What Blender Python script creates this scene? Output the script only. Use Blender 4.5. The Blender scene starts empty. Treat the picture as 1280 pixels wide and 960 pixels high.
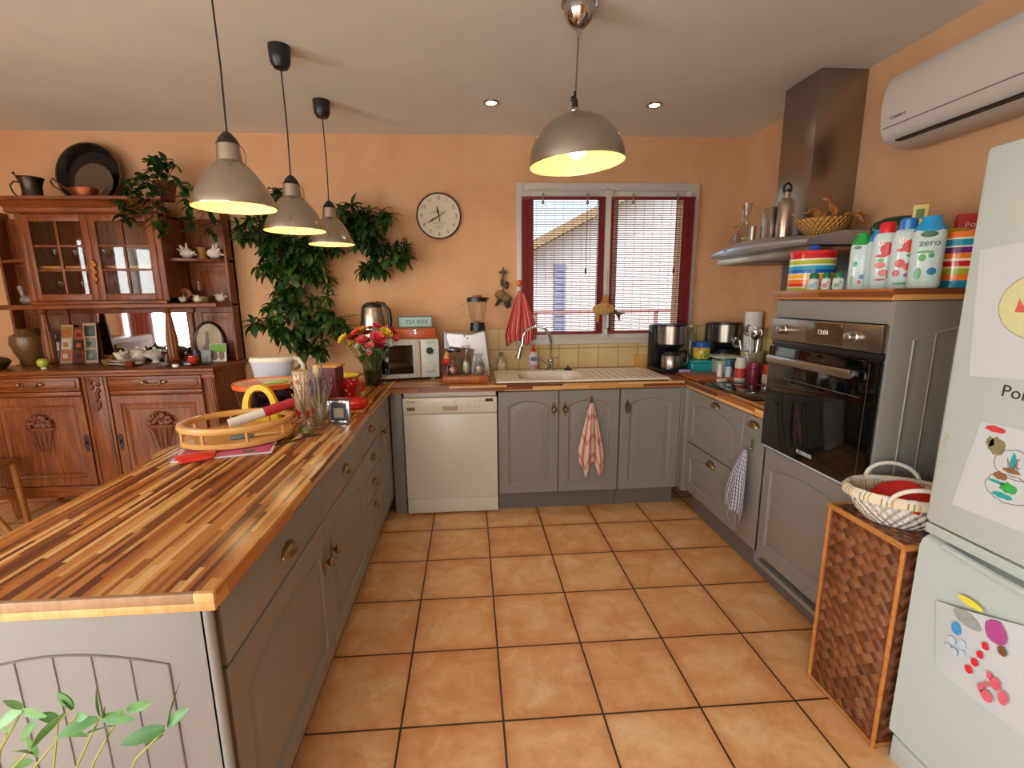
import bpy, bmesh, math, random
from mathutils import Vector, Matrix, Euler, noise as mnoise
PI = math.pi
SC = bpy.context.scene
COL = SC.collection
rnd = random.Random(7)

# ------------------------------------------------------------------ materials
def lin(h):
    if isinstance(h, str):
        h = h.lstrip('#'); h = [int(h[i:i+2], 16)/255 for i in (0, 2, 4)]
    return tuple(c/12.92 if c <= .04045 else ((c+.055)/1.055)**2.4 for c in h) + (1,)

class NT:
    """small helper to wire node trees"""
    def __init__(s, name):
        s.m = bpy.data.materials.new(name); s.m.use_nodes = True
        s.t = s.m.node_tree; s.t.nodes.clear()
        s.out = s.n('ShaderNodeOutputMaterial')
    def n(s, typ, **kw):
        nd = s.t.nodes.new(typ)
        for k, v in kw.items():
            if k.startswith('i_'):
                nd.inputs[k[2:].replace('_', ' ')].default_value = v
            else: setattr(nd, k, v)
        return nd
    def l(s, a, b): s.t.links.new(a, b)
    def math(s, op, a, b=None, c=None):
        nd = s.n('ShaderNodeMath', operation=op)
        for i, v in enumerate((a, b, c)):
            if v is None: continue
            if isinstance(v, (int, float)): nd.inputs[i].default_value = v
            else: s.l(v, nd.inputs[i])
        return nd.outputs[0]
    def mix(s, f, a, b, blend='MIX'):
        nd = s.n('ShaderNodeMix', data_type='RGBA', blend_type=blend)
        for i, v in ((0, f), (6, a), (7, b)):
            if isinstance(v, (int, float)): nd.inputs[i].default_value = v
            elif isinstance(v, tuple): nd.inputs[i].default_value = v
            else: s.l(v, nd.inputs[i])
        return nd.outputs[2]
    def ramp(s, f, stops, interp='LINEAR'):
        nd = s.n('ShaderNodeValToRGB'); cr = nd.color_ramp; cr.interpolation = interp
        while len(cr.elements) < len(stops): cr.elements.new(.5)
        for e, (p, c) in zip(cr.elements, stops): e.position = p; e.color = lin(c) if isinstance(c, str) else c
        s.l(f, nd.inputs[0]); return nd.outputs[0]
    def obj(s, scale=None):
        tc = s.n('ShaderNodeTexCoord')
        if scale is None: return tc.outputs['Object']
        mp = s.n('ShaderNodeMapping'); mp.inputs['Scale'].default_value = scale
        s.l(tc.outputs['Object'], mp.inputs[0]); return mp.outputs[0]
    def world(s): return s.n('ShaderNodeNewGeometry').outputs['Position']
    def uv(s): return s.n('ShaderNodeTexCoord').outputs['UV']
    def noise(s, vec, scale, detail=3, rough=.55, dist=0):
        nd = s.n('ShaderNodeTexNoise'); nd.inputs['Scale'].default_value = scale
        nd.inputs['Detail'].default_value = detail; nd.inputs['Roughness'].default_value = rough
        nd.inputs['Distortion'].default_value = dist
        s.l(vec, nd.inputs['Vector']); return nd.outputs[0]
    def white(s, x, y=None):
        cb = s.n('ShaderNodeCombineXYZ'); s.l(x, cb.inputs[0])
        if y is not None: s.l(y, cb.inputs[1])
        w = s.n('ShaderNodeTexWhiteNoise', noise_dimensions='3D'); s.l(cb.outputs[0], w.inputs['Vector'])
        return w.outputs['Value']
    def sep(s, vec):
        nd = s.n('ShaderNodeSeparateXYZ'); s.l(vec, nd.inputs[0]); return nd.outputs
    def bsdf(s, color, rough=.5, metal=0., spec=.5, bump=None, bstr=.2, bdist=.002, **kw):
        b = s.n('ShaderNodeBsdfPrincipled')
        if isinstance(color, (tuple, list)): b.inputs['Base Color'].default_value = color
        else: s.l(color, b.inputs['Base Color'])
        if isinstance(rough, (int, float)): b.inputs['Roughness'].default_value = rough
        else: s.l(rough, b.inputs['Roughness'])
        b.inputs['Metallic'].default_value = metal
        b.inputs['Specular IOR Level'].default_value = spec
        for k, v in kw.items(): b.inputs[k.replace('_', ' ')].default_value = v
        if bump is not None:
            bn = s.n('ShaderNodeBump'); bn.inputs['Strength'].default_value = bstr
            bn.inputs['Distance'].default_value = bdist
            s.l(bump, bn.inputs['Height']); s.l(bn.outputs[0], b.inputs['Normal'])
        s.l(b.outputs[0], s.out.inputs[0]); return b

def scale_c(c, k): return tuple(min(1, v*k) for v in c[:3]) + (1,)
_mc = {}
def mat(name, col, rough=.5, metal=0., spec=.5, var=.08, vs=18, bump=0, bs=60, **kw):
    if name in _mc: return _mc[name]
    t = NT(name); c = lin(col)
    nz = t.noise(t.obj(), vs, 4)
    cc = t.mix(nz, scale_c(c, 1-var), scale_c(c, 1+var))
    bh = t.noise(t.obj(), bs, 3) if bump else None
    t.bsdf(cc, rough, metal, spec, bh, bump or .1, .001, **kw)
    _mc[name] = t.m; return t.m

def brushed(name, col, rough=.3, axis=(2, 200, 200), metal=1., var=.12):
    t = NT(name); c = lin(col); nz = t.noise(t.obj(axis), 3, 3)
    cc = t.mix(nz, scale_c(c, 1-var), scale_c(c, 1+var))
    t.bsdf(cc, rough, metal, .5, nz, .08, .0005); return t.m

def glass(name, tint='ffffff', refl=1.0, rough=.02):
    t = NT(name); tr = t.n('ShaderNodeBsdfTransparent'); tr.inputs[0].default_value = lin(tint)
    gl = t.n('ShaderNodeBsdfGlossy'); gl.inputs['Roughness'].default_value = rough
    lw = t.n('ShaderNodeLayerWeight'); lw.inputs[0].default_value = .5
    f = t.math('MULTIPLY', t.math('MULTIPLY_ADD', t.math('POWER', lw.outputs['Facing'], 3.5), .6, .028), refl)
    mx = t.n('ShaderNodeMixShader'); t.l(f, mx.inputs[0]); t.l(tr.outputs[0], mx.inputs[1]); t.l(gl.outputs[0], mx.inputs[2])
    t.l(mx.outputs[0], t.out.inputs[0]); return t.m

def emis(name, col, strength):
    t = NT(name); e = t.n('ShaderNodeEmission'); e.inputs[0].default_value = lin(col); e.inputs[1].default_value = strength
    t.l(e.outputs[0], t.out.inputs[0]); return t.m

def worktop_mat(name, axis):     # axis = direction the staves run along
    t = NT(name); x, y, z = t.sep(t.world())
    u, v = (y, x) if axis == 'y' else (x, y)
    v2 = t.math('ADD', v, t.math('MULTIPLY', z, .61))
    row = t.math('FLOOR', t.math('DIVIDE', v2, .0115))
    r1 = t.white(row)
    uu = t.math('ADD', t.math('DIVIDE', u, .36), t.math('MULTIPLY', r1, 9.7))
    colm = t.math('FLOOR', uu)
    r2 = t.white(row, colm)
    base = t.ramp(r2, [(0, '5e301a'), (.1, '9a5a2c'), (.24, 'b06a32'), (.36, '7a4422'), (.46, 'bc7a3c'), (.62, 'd09a56'), (.74, 'a8622e'), (.84, 'e2b474')], 'CONSTANT')
    st = t.n('ShaderNodeCombineXYZ'); t.l(t.math('MULTIPLY', u, 4), st.inputs[0]); t.l(t.math('MULTIPLY', v2, 160), st.inputs[1])
    t.l(t.math('MULTIPLY', r2, 30), st.inputs[2])
    gr = t.noise(st.outputs[0], 1, 4)
    cc = t.mix(t.math('MULTIPLY', gr, .4), base, lin('6a3818'), 'MIX')
    cc = t.mix(.18, cc, base)
    t.bsdf(cc, .24, 0, .5, gr, .05, .0005); return t.m

def wood(name, c1, c2, c3, rough=.4, grain=(1.5, 1.5, 14), scale=3, bump=.1):
    t = NT(name); v = t.obj(grain)
    n1 = t.noise(v, scale, 5, .6, 1.2); n2 = t.noise(t.obj(), 3, 2)
    f = t.math('ADD', t.math('MULTIPLY', n1, .75), t.math('MULTIPLY', n2, .3))
    cc = t.ramp(f, [(.3, c1), (.52, c2), (.75, c3)])
    t.bsdf(cc, rough, 0, .4, n1, bump, .001); return t.m

def stripe_mat(name, stops, axis=2, rough=.25, scale=1., off=0., uv=False, bump=False):
    t = NT(name)
    o = t.sep(t.uv() if uv else t.obj())[axis]
    f = t.math('FRACT', t.math('MULTIPLY_ADD', o, scale, off)) if uv else t.math('MULTIPLY_ADD', o, scale, off)
    cc = t.ramp(f, stops, 'CONSTANT')
    t.bsdf(cc, rough, 0, .5); return t.m

def blob_mat(name, bg, cols, scale=30, thr=.5, rough=.4):
    """spots of several colours on a ground colour"""
    t = NT(name)
    vo = t.n('ShaderNodeTexVoronoi', feature='F1'); vo.inputs['Scale'].default_value = scale
    t.l(t.obj(), vo.inputs['Vector'])
    r = t.sep(vo.outputs['Color'])[0]
    cc = t.ramp(r, [(i/len(cols), c) for i, c in enumerate(cols)], 'CONSTANT')
    m = t.math('LESS_THAN', vo.outputs['Distance'], thr)
    t.bsdf(t.mix(m, lin(bg), cc), rough, 0, .5); return t.m

# ------------------------------------------------------------------ mesh builder
class B:
    def __init__(s): s.v = []; s.f = []; s.m = []; s.uv = []; s.mi = 0; s.M = None
    def add(s, vs, fs, uvs=None, M=None):
        o = len(s.v)
        for i, p in enumerate(vs):
            p = Vector(p)
            if M is not None: p = M @ p
            if s.M is not None: p = s.M @ p
            s.v.append(p); s.uv.append(uvs[i] if uvs else (0, 0))
        for f in fs: s.f.append([o+i for i in f]); s.m.append(s.mi)
        return s
    def box(s, x0, x1, y0, y1, z0, z1, bev=0., M=None, seg=2):
        x0, x1 = min(x0, x1), max(x0, x1); y0, y1 = min(y0, y1), max(y0, y1); z0, z1 = min(z0, z1), max(z0, z1)
        if bev <= 0:
            vs = [(x, y, z) for z in (z0, z1) for y in (y0, y1) for x in (x0, x1)]
            return s.add(vs, [(0, 2, 3, 1), (4, 5, 7, 6), (0, 1, 5, 4), (2, 6, 7, 3), (0, 4, 6, 2), (1, 3, 7, 5)], M=M)
        bm = bmesh.new(); bmesh.ops.create_cube(bm, size=1)
        for v in bm.verts: v.co = Vector((x0+(v.co.x+.5)*(x1-x0), y0+(v.co.y+.5)*(y1-y0), z0+(v.co.z+.5)*(z1-z0)))
        bev = min(bev, .49*min(x1-x0, y1-y0, z1-z0))
        bmesh.ops.bevel(bm, geom=bm.edges[:], offset=bev, segments=seg, affect='EDGES', profile=.5)
        bm.verts.index_update()
        s.add([v.co[:] for v in bm.verts], [[v.index for v in f.verts] for f in bm.faces], M=M); bm.free(); return s
    def cbox(s, c, d, bev=0., M=None):
        return s.box(c[0]-d[0]/2, c[0]+d[0]/2, c[1]-d[1]/2, c[1]+d[1]/2, c[2]-d[2]/2, c[2]+d[2]/2, bev, M)
    def lathe(s, prof, c=(0, 0, 0), n=28, sx=1., sy=1., M=None, cap=True, power=2.):
        vs = []; uv = []; fs = []
        for j, (r, z) in enumerate(prof):
            for i in range(n):
                a = 2*PI*i/n; ca, sa = math.cos(a), math.sin(a)
                if power != 2.:
                    k = (abs(ca)**power+abs(sa)**power)**(-1/power); ca *= k; sa *= k
                vs.append((c[0]+r*ca*sx, c[1]+r*sa*sy, c[2]+z)); uv.append((i/n, j/max(1, len(prof)-1)))
        for j in range(len(prof)-1):
            for i in range(n):
                k = (i+1) % n; fs.append((j*n+i, j*n+k, (j+1)*n+k, (j+1)*n+i))
        if cap:
            if prof[0][0] > 1e-5: fs.append(tuple(range(n))[::-1])
            if prof[-1][0] > 1e-5: fs.append(tuple((len(prof)-1)*n+i for i in range(n)))
        return s.add(vs, fs, uv, M)
    def cyl(s, p0, p1, r0, r1=None, n=20, cap=True):
        p0, p1 = Vector(p0), Vector(p1); d = p1-p0; L = d.length
        M = Matrix.Translation(p0) @ d.to_track_quat('Z', 'Y').to_matrix().to_4x4()
        return s.lathe([(r0, 0), (r0 if r1 is None else r1, L)], n=n, M=M, cap=cap)
    def ell(s, c, r, n=20, m=12, M=None, a0=0., a1=PI):
        if isinstance(r, (int, float)): r = (r, r, r)
        prof = [(max(1e-6, math.sin(a0+(a1-a0)*j/m)), -math.cos(a0+(a1-a0)*j/m)) for j in range(m+1)]
        MM = Matrix.Translation(Vector(c)) @ Matrix.Diagonal((r[0], r[1], r[2], 1))
        if M is not None: MM = M @ MM
        return s.lathe(prof, n=n, M=MM)
    def tube(s, pts, r, n=8, closed=False, cap=True):
        pts = [Vector(p) for p in pts]; N = len(pts)
        rr = r if isinstance(r, (list, tuple)) else [r]*N
        vs = []; fs = []; up = None
        for i, p in enumerate(pts):
            if closed: d = pts[(i+1) % N]-pts[i-1]
            else: d = pts[min(i+1, N-1)]-pts[max(i-1, 0)]
            if d.length < 1e-9: d = Vector((0, 0, 1))
            d.normalize()
            if up is None:
                up = Vector((0, 0, 1)) if abs(d.z) < .9 else Vector((1, 0, 0))
            a = (up-d*up.dot(d))
            if a.length < 1e-6: a = d.orthogonal()
            a.normalize(); b = d.cross(a); up = a
            for k in range(n):
                t = 2*PI*k/n; vs.append(p+(a*math.cos(t)+b*math.sin(t))*rr[i])
        for i in range(N if closed else N-1):
            j = (i+1) % N
            for k in range(n):
                l = (k+1) % n; fs.append((i*n+k, i*n+l, j*n+l, j*n+k))
        if cap and not closed: fs.append(tuple(range(n))[::-1]); fs.append(tuple((N-1)*n+k for k in range(n)))
        return s.add(vs, fs)
    def prism(s, pts, d0, d1, plane='xy', M=None):
        n = len(pts)
        def P(p, d): return {'xy': (p[0], p[1], d), 'xz': (p[0], d, p[1]), 'yz': (d, p[0], p[1])}[plane]
        vs = [P(p, d0) for p in pts]+[P(p, d1) for p in pts]
        fs = [tuple(range(n))[::-1], tuple(range(n, 2*n))]+[(i, (i+1) % n, n+(i+1) % n, n+i) for i in range(n)]
        return s.add(vs, fs, M=M)
    def grid(s, fn, nu, nv, M=None, thick=0., cu=False):
        vs = []; uv = []; fs = []
        W = nu if cu else nu+1
        for j in range(nv+1):
            for i in range(W):
                u, v = i/nu, j/nv; vs.append(fn(u, v)); uv.append((u, v))
        for j in range(nv):
            for i in range(nu):
                k = (i+1) % W if cu else i+1
                fs.append((j*W+i, j*W+k, (j+1)*W+k, (j+1)*W+i))
        return s.add(vs, fs, uv, M)
    def loops(s, L, closed=True, cap0=False, cap1=False, M=None):
        n = len(L[0]); vs = [p for l in L for p in l]; fs = []
        for j in range(len(L)-1):
            for i in range(n if closed else n-1):
                k = (i+1) % n; fs.append((j*n+i, j*n+k, (j+1)*n+k, (j+1)*n+i))
        if cap0: fs.append(tuple(range(n))[::-1])
        if cap1: fs.append(tuple((len(L)-1)*n+i for i in range(n)))
        return s.add(vs, fs, M=M)
    def text(s, string, size, M, ext=.0004):
        cu = bpy.data.curves.new('t', 'FONT'); cu.body = string; cu.size = size; cu.extrude = ext
        cu.align_x = 'CENTER'; cu.align_y = 'CENTER'; cu.resolution_u = 3
        ob = bpy.data.objects.new('t', cu); COL.objects.link(ob)
        dg = bpy.context.evaluated_depsgraph_get()
        me = bpy.data.meshes.new_from_object(ob.evaluated_get(dg))
        s.add([v.co[:] for v in me.vertices], [tuple(p.vertices) for p in me.polygons], M=M)
        bpy.data.objects.remove(ob); bpy.data.meshes.remove(me); bpy.data.curves.remove(cu)
        return s

def T(x=0, y=0, z=0): return Matrix.Translation((x, y, z))
def RX(d): return Matrix.Rotation(math.radians(d), 4, 'X')
def RY(d): return Matrix.Rotation(math.radians(d), 4, 'Y')
def RZ(d): return Matrix.Rotation(math.radians(d), 4, 'Z')

def link_mesh(name, b, mats, smooth=True, ang=38):
    me = bpy.data.meshes.new(name)
    me.from_pydata([tuple(v) for v in b.v], [], b.f)
    if not isinstance(mats, (list, tuple)): mats = [mats]
    for m in mats: me.materials.append(m)
    me.polygons.foreach_set('material_index', b.m)
    if any(u != (0, 0) for u in b.uv):
        ul = me.uv_layers.new(name='UVMap')
        for lp in me.loops: ul.data[lp.index].uv = b.uv[lp.vertex_index]
    me.validate(); me.update()
    if smooth:
        me.shade_smooth(); me.set_sharp_from_angle(angle=math.radians(ang))
    o = bpy.data.objects.new(name, me); COL.objects.link(o); return o

def meta(o, label, cat, group=None, kind=None):
    o['label'] = label; o['category'] = cat
    if group: o['group'] = group
    if kind: o['kind'] = kind
    return o
def thing(name, label, cat, loc=(0, 0, 0), rz=0., group=None):
    o = bpy.data.objects.new(name, None); o.empty_display_size = .05; COL.objects.link(o)
    o.location = loc; o.rotation_euler = (0, 0, math.radians(rz)); return meta(o, label, cat, group)
def part(name, b, mats, par, world=False, label=None, smooth=True, ang=38):
    if world:
        loc = Vector(par.location) if par.parent is None else Vector(par.parent.location)
        b.v = [Vector(v)-loc for v in b.v]
    o = link_mesh(name, b, mats, smooth, ang); o.parent = par
    if label: o['label'] = label
    return o
def single(name, label, cat, b, mats, loc=(0, 0, 0), rz=0., group=None, rx=0., ry=0., smooth=True, ang=38):
    o = link_mesh(name, b, mats, smooth, ang); o.location = loc
    o.rotation_euler = (math.radians(rx), math.radians(ry), math.radians(rz)); return meta(o, label, cat, group)
def struct(name, b, mats, smooth=False):
    o = link_mesh(name, b, mats, smooth); o['kind'] = 'structure'; return o
def dup(root, loc=None, rz=None, label=None, group=None):
    r = root.copy(); COL.objects.link(r)
    if loc is not None: r.location = loc
    if rz is not None: r.rotation_euler = (root.rotation_euler[0], root.rotation_euler[1], math.radians(rz))
    if label: r['label'] = label
    if group: r['group'] = group
    for ch in list(root.children):
        c = ch.copy(); COL.objects.link(c); c.parent = r
        for g in list(ch.children):
            d = g.copy(); COL.objects.link(d); d.parent = c
    return r

# ------------------------------------------------------------------ palette
M_GREY = mat('taupe_grey_lacquer', '87837d', .42, var=.05, vs=6, bump=.04, bs=120)
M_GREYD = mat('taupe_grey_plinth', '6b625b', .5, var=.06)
M_BRONZE = mat('aged_bronze', '86704c', .32, .85, var=.25, vs=60)
M_STEEL = brushed('brushed_steel', 'b8b2aa', .28)
M_STEELV = brushed('brushed_steel_vertical_grain', 'a39a90', .3, (200, 200, 2))
M_ALU = brushed('spun_aluminium', 'bab0a4', .24, (3, 3, 160))
M_CHROME = mat('chrome', 'bcbcbc', .12, 1., var=.02)
M_WHITE = mat('white_enamel', 'c6cfcb', .3, var=.02)
M_PVC = mat('white_pvc', 'c8c2ba', .35, var=.02)
M_FRIDGE = mat('greenish_white_enamel', 'bcc6c2', .3, var=.02)
M_CREAM = mat('cream_enamel', 'd8d4c4', .3, var=.03)
M_BLACK = mat('black_plastic', '17161a', .35, var=.1)
M_BLKGL = mat('black_glass', '060606', .05, var=.02, spec=.6)
M_GLASS = glass('clear_glass')
M_GLASSB = glass('drinking_glass', 'fafbf8', 1.3)
M_PORC = mat('porcelain', 'e8e2d6', .2, var=.03)
M_OAK = wood('aged_reddish_oak', '43200e', '773d19', '9c5c2c', .38, (14, 14, 1.2), 3)
M_OAKH = wood('aged_reddish_oak_across', '43200e', '773d19', '9c5c2c', .34, (1.2, 14, 14), 3)
M_BEECH = wood('honey_beech', 'b8823c', 'd09a52', 'e0b06c', .35, (2, 2, 14), 3)
M_LEAF = None
def leaf_mat(name, c1, c2, rough=.42):
    t = NT(name); n = t.noise(t.obj(), 9, 3)
    inf = t.ramp(n, [(.35, c1), (.65, c2)])
    b = t.bsdf(inf, rough, 0, .4)
    tl = t.n('ShaderNodeBsdfTranslucent'); t.l(inf, tl.inputs[0])
    mx = t.n('ShaderNodeMixShader'); mx.inputs[0].default_value = .18
    t.l(b.outputs[0], mx.inputs[1]); t.l(tl.outputs[0], mx.inputs[2]); t.l(mx.outputs[0], t.out.inputs[0]); return t.m
M_LEAF = leaf_mat('dark_green_leaf', '193010', '3b6224')
M_LEAF2 = leaf_mat('bright_green_leaf', '437c3c', '7cab68')
M_STEM = mat('brown_stem', '6b5232', .7, var=.2)
M_RED = mat('red_enamel', 'c41a12', .3, var=.08)
M_TERRA = mat('terracotta', 'a8562e', .7, var=.12)
TILE = .3456
# ================================================================== SETTING
XR, YB, ZC = 2.295, .82, 2.52          # right wall, back wall, ceiling
XL, YF = -4.2, -4.5
def floor_mat():
    t = NT('terracotta_floor_tiles'); x, y, z = t.sep(t.world())
    u = t.math('DIVIDE', x, TILE); v = t.math('DIVIDE', y, TILE)
    fu = t.math('ABSOLUTE', t.math('SUBTRACT', t.math('FRACT', u), .5)); fv = t.math('ABSOLUTE', t.math('SUBTRACT', t.math('FRACT', v), .5))
    edge = t.math('MAXIMUM', fu, fv)
    grout = t.math('GREATER_THAN', edge, .4895)
    cell = t.white(t.math('FLOOR', u), t.math('FLOOR', v))
    off = t.n('ShaderNodeCombineXYZ'); t.l(t.math('MULTIPLY', cell, 40), off.inputs[2])
    ad = t.n('ShaderNodeVectorMath', operation='ADD'); t.l(t.world(), ad.inputs[0]); t.l(off.outputs[0], ad.inputs[1])
    n1 = t.noise(ad.outputs[0], 7, 6, .62, .6); n2 = t.noise(ad.outputs[0], 60, 4)
    em = t.math('MULTIPLY', t.math('POWER', t.math('MULTIPLY', edge, 2), 6), .22)
    f = t.math('ADD', t.math('SUBTRACT', t.math('ADD', t.math('MULTIPLY', n1, .85), t.math('MULTIPLY', n2, .15)), em), t.math('MULTIPLY', t.math('SUBTRACT', cell, .5), .08))
    c = t.ramp(f, [(.2, 'd08c56'), (.42, 'dea46c'), (.56, 'e8ba86'), (.72, 'f0cea2')])
    c = t.mix(grout, c, lin('3c2c20'))
    h = t.math('SUBTRACT', 1, grout)
    t.bsdf(c, t.math('MULTIPLY_ADD', n2, .2, .28), 0, .45, h, .35, .002); return t.m
def wall_mat(name, a, b_):
    t = NT(name); w = t.world(); n = t.noise(w, 2.6, 5, .6, .5); n2 = t.noise(w, 45, 3)
    c = t.ramp(n, [(.3, a), (.7, b_)])
    t.bsdf(c, .75, 0, .2, n2, .12, .002); return t.m
M_WALL = wall_mat('orange_sponged_paint', 'cb9c72', 'd6a981')
M_CEIL = wall_mat('white_ceiling_paint', 'd8dad4', 'e0e2dc')
M_FLOOR = floor_mat()
b = B(); b.box(XL-.1, XR+.1, YF-.1, YB+.1, -.1, 0); struct('floor', b, M_FLOOR)
b = B(); b.box(XL-.2, XR+.2, YF-.2, YB+.2, ZC, ZC+.2); struct('ceiling', b, M_CEIL)
# back wall with window hole
WX0, WX1, WZ0, WZ1 = .67, 1.90, 1.12, 2.15
b = B()
b.box(XL-.2, WX0, YB, YB+.25, 0, ZC); b.box(WX1, XR+.2, YB, YB+.25, 0, ZC)
b.box(WX0, WX1, YB, YB+.25, 0, WZ0); b.box(WX0, WX1, YB, YB+.25, WZ1, ZC)
struct('wall_back', b, M_WALL)
b = B(); b.box(XR, XR+.2, YF, YB, 0, ZC); struct('wall_right', b, M_WALL)
# left wall with a wide glazed opening, front wall with two
b = B(); b.box(XL-.2, XL, -2.2, YB, 0, ZC); b.box(XL-.2, XL, YF, -4.3, 0, ZC); b.box(XL-.2, XL, -4.3, -2.2, 2.2, ZC)
struct('wall_left', b, M_WALL)
D = [(-3.7, -2.0), (-1.5, .3)]
b = B(); b.box(XL, -3.7, YF-.2, YF, 0, ZC); b.box(-2.0, -1.5, YF-.2, YF, 0, ZC); b.box(.3, XR, YF-.2, YF, 0, ZC)
for a, c in D: b.box(a, c, YF-.2, YF, 2.2, ZC)
struct('wall_front', b, M_WALL)
for k, (a, c) in enumerate(D):
    fr = B(); 
    for x in (a, (a+c)/2-.04, c-.07): fr.box(x, x+.07, YF-.14, YF-.06, 0, 2.2, .004)
    fr.box(a, c, YF-.139, YF-.061, 2.13, 2.2, .004); fr.box(a, c, YF-.139, YF-.061, .0, .08, .004)
    o = struct('door_%d' % (k+1), fr, M_PVC)
    g = B(); g.box(a+.07, c-.07, YF-.105, YF-.095, .08, 2.13); part('pane', g, M_GLASS, o)
fr = B()
for y in (-4.3, -3.28, -2.27): fr.box(XL-.14, XL-.06, y, y+.07, 0, 2.2, .004)
fr.box(XL-.139, XL-.061, -4.3, -2.2, 2.13, 2.2, .004); fr.box(XL-.139, XL-.061, -4.3, -2.2, 0, .08, .004)
o = struct('door_3', fr, M_PVC); g = B(); g.box(XL-.105, XL-.095, -4.23, -2.27, .08, 2.13); part('pane', g, M_GLASS, o)
# ------------------------------------------------------------------ wall tiles behind the worktop
def splash_mat():
    t = NT('beige_wall_tiles'); x, y, z = t.sep(t.world())
    h = t.math('ADD', x, y)
    u = t.math('DIVIDE', t.math('SUBTRACT', h, .07), .1525); v = t.math('DIVIDE', t.math('SUBTRACT', z, .875), .1525)
    e = t.math('MAXIMUM', t.math('ABSOLUTE', t.math('SUBTRACT', t.math('FRACT', u), .5)), t.math('ABSOLUTE', t.math('SUBTRACT', t.math('FRACT', v), .5)))
    g = t.math('GREATER_THAN', e, .487)
    n = t.noise(t.world(), 9, 4)
    c = t.mix(g, t.ramp(n, [(.3, 'cdb07a'), (.7, 'd8c090')]), lin('7a6040'))
    t.bsdf(c, .25, 0, .5, t.math('SUBTRACT', 1, g), .3, .002); return t.m
M_SPL = splash_mat()
b = B(); b.box(.36, WX0-.06, YB-.008, YB, .87, 1.18); b.box(WX0-.06, WX1+.06, YB-.008, YB, .87, 1.055); b.box(WX1+.06, XR, YB-.008, YB, .87, 1.18)
struct('trim_1', b, M_SPL)
b = B(); b.box(XR-.008, XR, -.66, YB-.008, .87, 1.18); struct('trim_2', b, M_SPL)
# ------------------------------------------------------------------ window
fr = B()
def ring(b, x0, x1, z0, z1, w, y0, y1, bev=.004):
    b.box(x0, x0+w, y0, y1, z0, z1, bev); b.box(x1-w, x1, y0, y1, z0, z1, bev)
    b.box(x0+w-.002, x1-w+.002, y0+.0005, y1-.0005, z0, z0+w, bev); b.box(x0+w-.002, x1-w+.002, y0+.0005, y1-.0005, z1-w, z1, bev)
ring(fr, .616, 1.951, 1.058, 2.206, .062, .795, .85)
win = struct('window_1', fr, M_PVC, True)
for nm, x0, x1 in (('casement', .672, 1.258), ('casement', 1.300, 1.896)):
    c = B(); ring(c, x0, x1, 1.10, 2.145, .05, .775, .835); o = part(nm, c, M_PVC, win)
    g = B(); g.box(x0+.045, x1-.045, .800, .806, 1.145, 2.10); part('pane', g, M_GLASS, o)
c = B(); c.box(1.25, 1.308, .765, .84, 1.10, 2.15, .006); part('mullion', c, M_PVC, win)
c = B(); c.cyl((1.279, .755, 1.17), (1.279, .755, 1.13), .012); c.box(1.270, 1.288, .72, .762, 1.18, 1.30, .006); part('window_handle', c, M_WHITE, win)
# ------------------------------------------------------------------ outside
M_RENDER = mat('white_render', 'e8e4dc', .8, var=.03)
b = B(); pts = [(-6, 0), (12, 0), (12, 2.4), (5.4, 4.2), (1.3, 2.13), (1.3, 0)]
b.prism([(1.25, 0), (11, 0), (11, 2.4), (5.4, 4.22), (1.25, 2.1)], 5.0, 8.0, 'xz')
hs = thing('neighbour_house', 'white rendered house with sloping roof seen through the window blinds', 'house', (5, 6, 0))
part('wall', b, M_RENDER, hs, True)
b = B(); b.prism([(.9, 1.93), (5.4, 4.22), (5.4, 4.36), (.9, 2.07)], 4.6, 8.3, 'xz'); b.prism([(5.4, 4.22), (11.4, 2.27), (11.4, 2.41), (5.4, 4.36)], 4.6, 8.3, 'xz')
part('roof', b, mat('beige_roof_edge', 'a08a68', .7), hs, True)
for x0 in (1.62, 3.62):
    b = B(); b.box(x0, x0+.19, 4.94, 4.999, .2, 1.92, .005)
    for k in range(16): b.box(x0+.02, x0+.17, 4.925, 4.945, .3+k*.1, .36+k*.1)
    part('shutter', b, mat('blue_grey_shutter', '8f9bb0', .6), hs, True)
b = B(); b.box(.2, 11, 4.2, 4.24, 1.16, 1.2); 
for k in range(12): b.box(.3+k*.9, .35+k*.9, 4.2, 4.24, 0, 1.17)
single('garden_fence', 'reddish wooden rail fence outside in front of the white house', 'fence', b, mat('faded_pink_timber', 'a88078', .7))
b = B(); b.box(-14, 14, YB+.26, 18, -.16, -.1); b.box(-14, 14, -18, YF-.22, -.16, -.1); b.box(-14, XL-.22, YF-.22, YB+.26, -.16, -.1)
o = struct('ground', b, mat('pale_gravel', 'b0a690', .9, var=.2))

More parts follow.
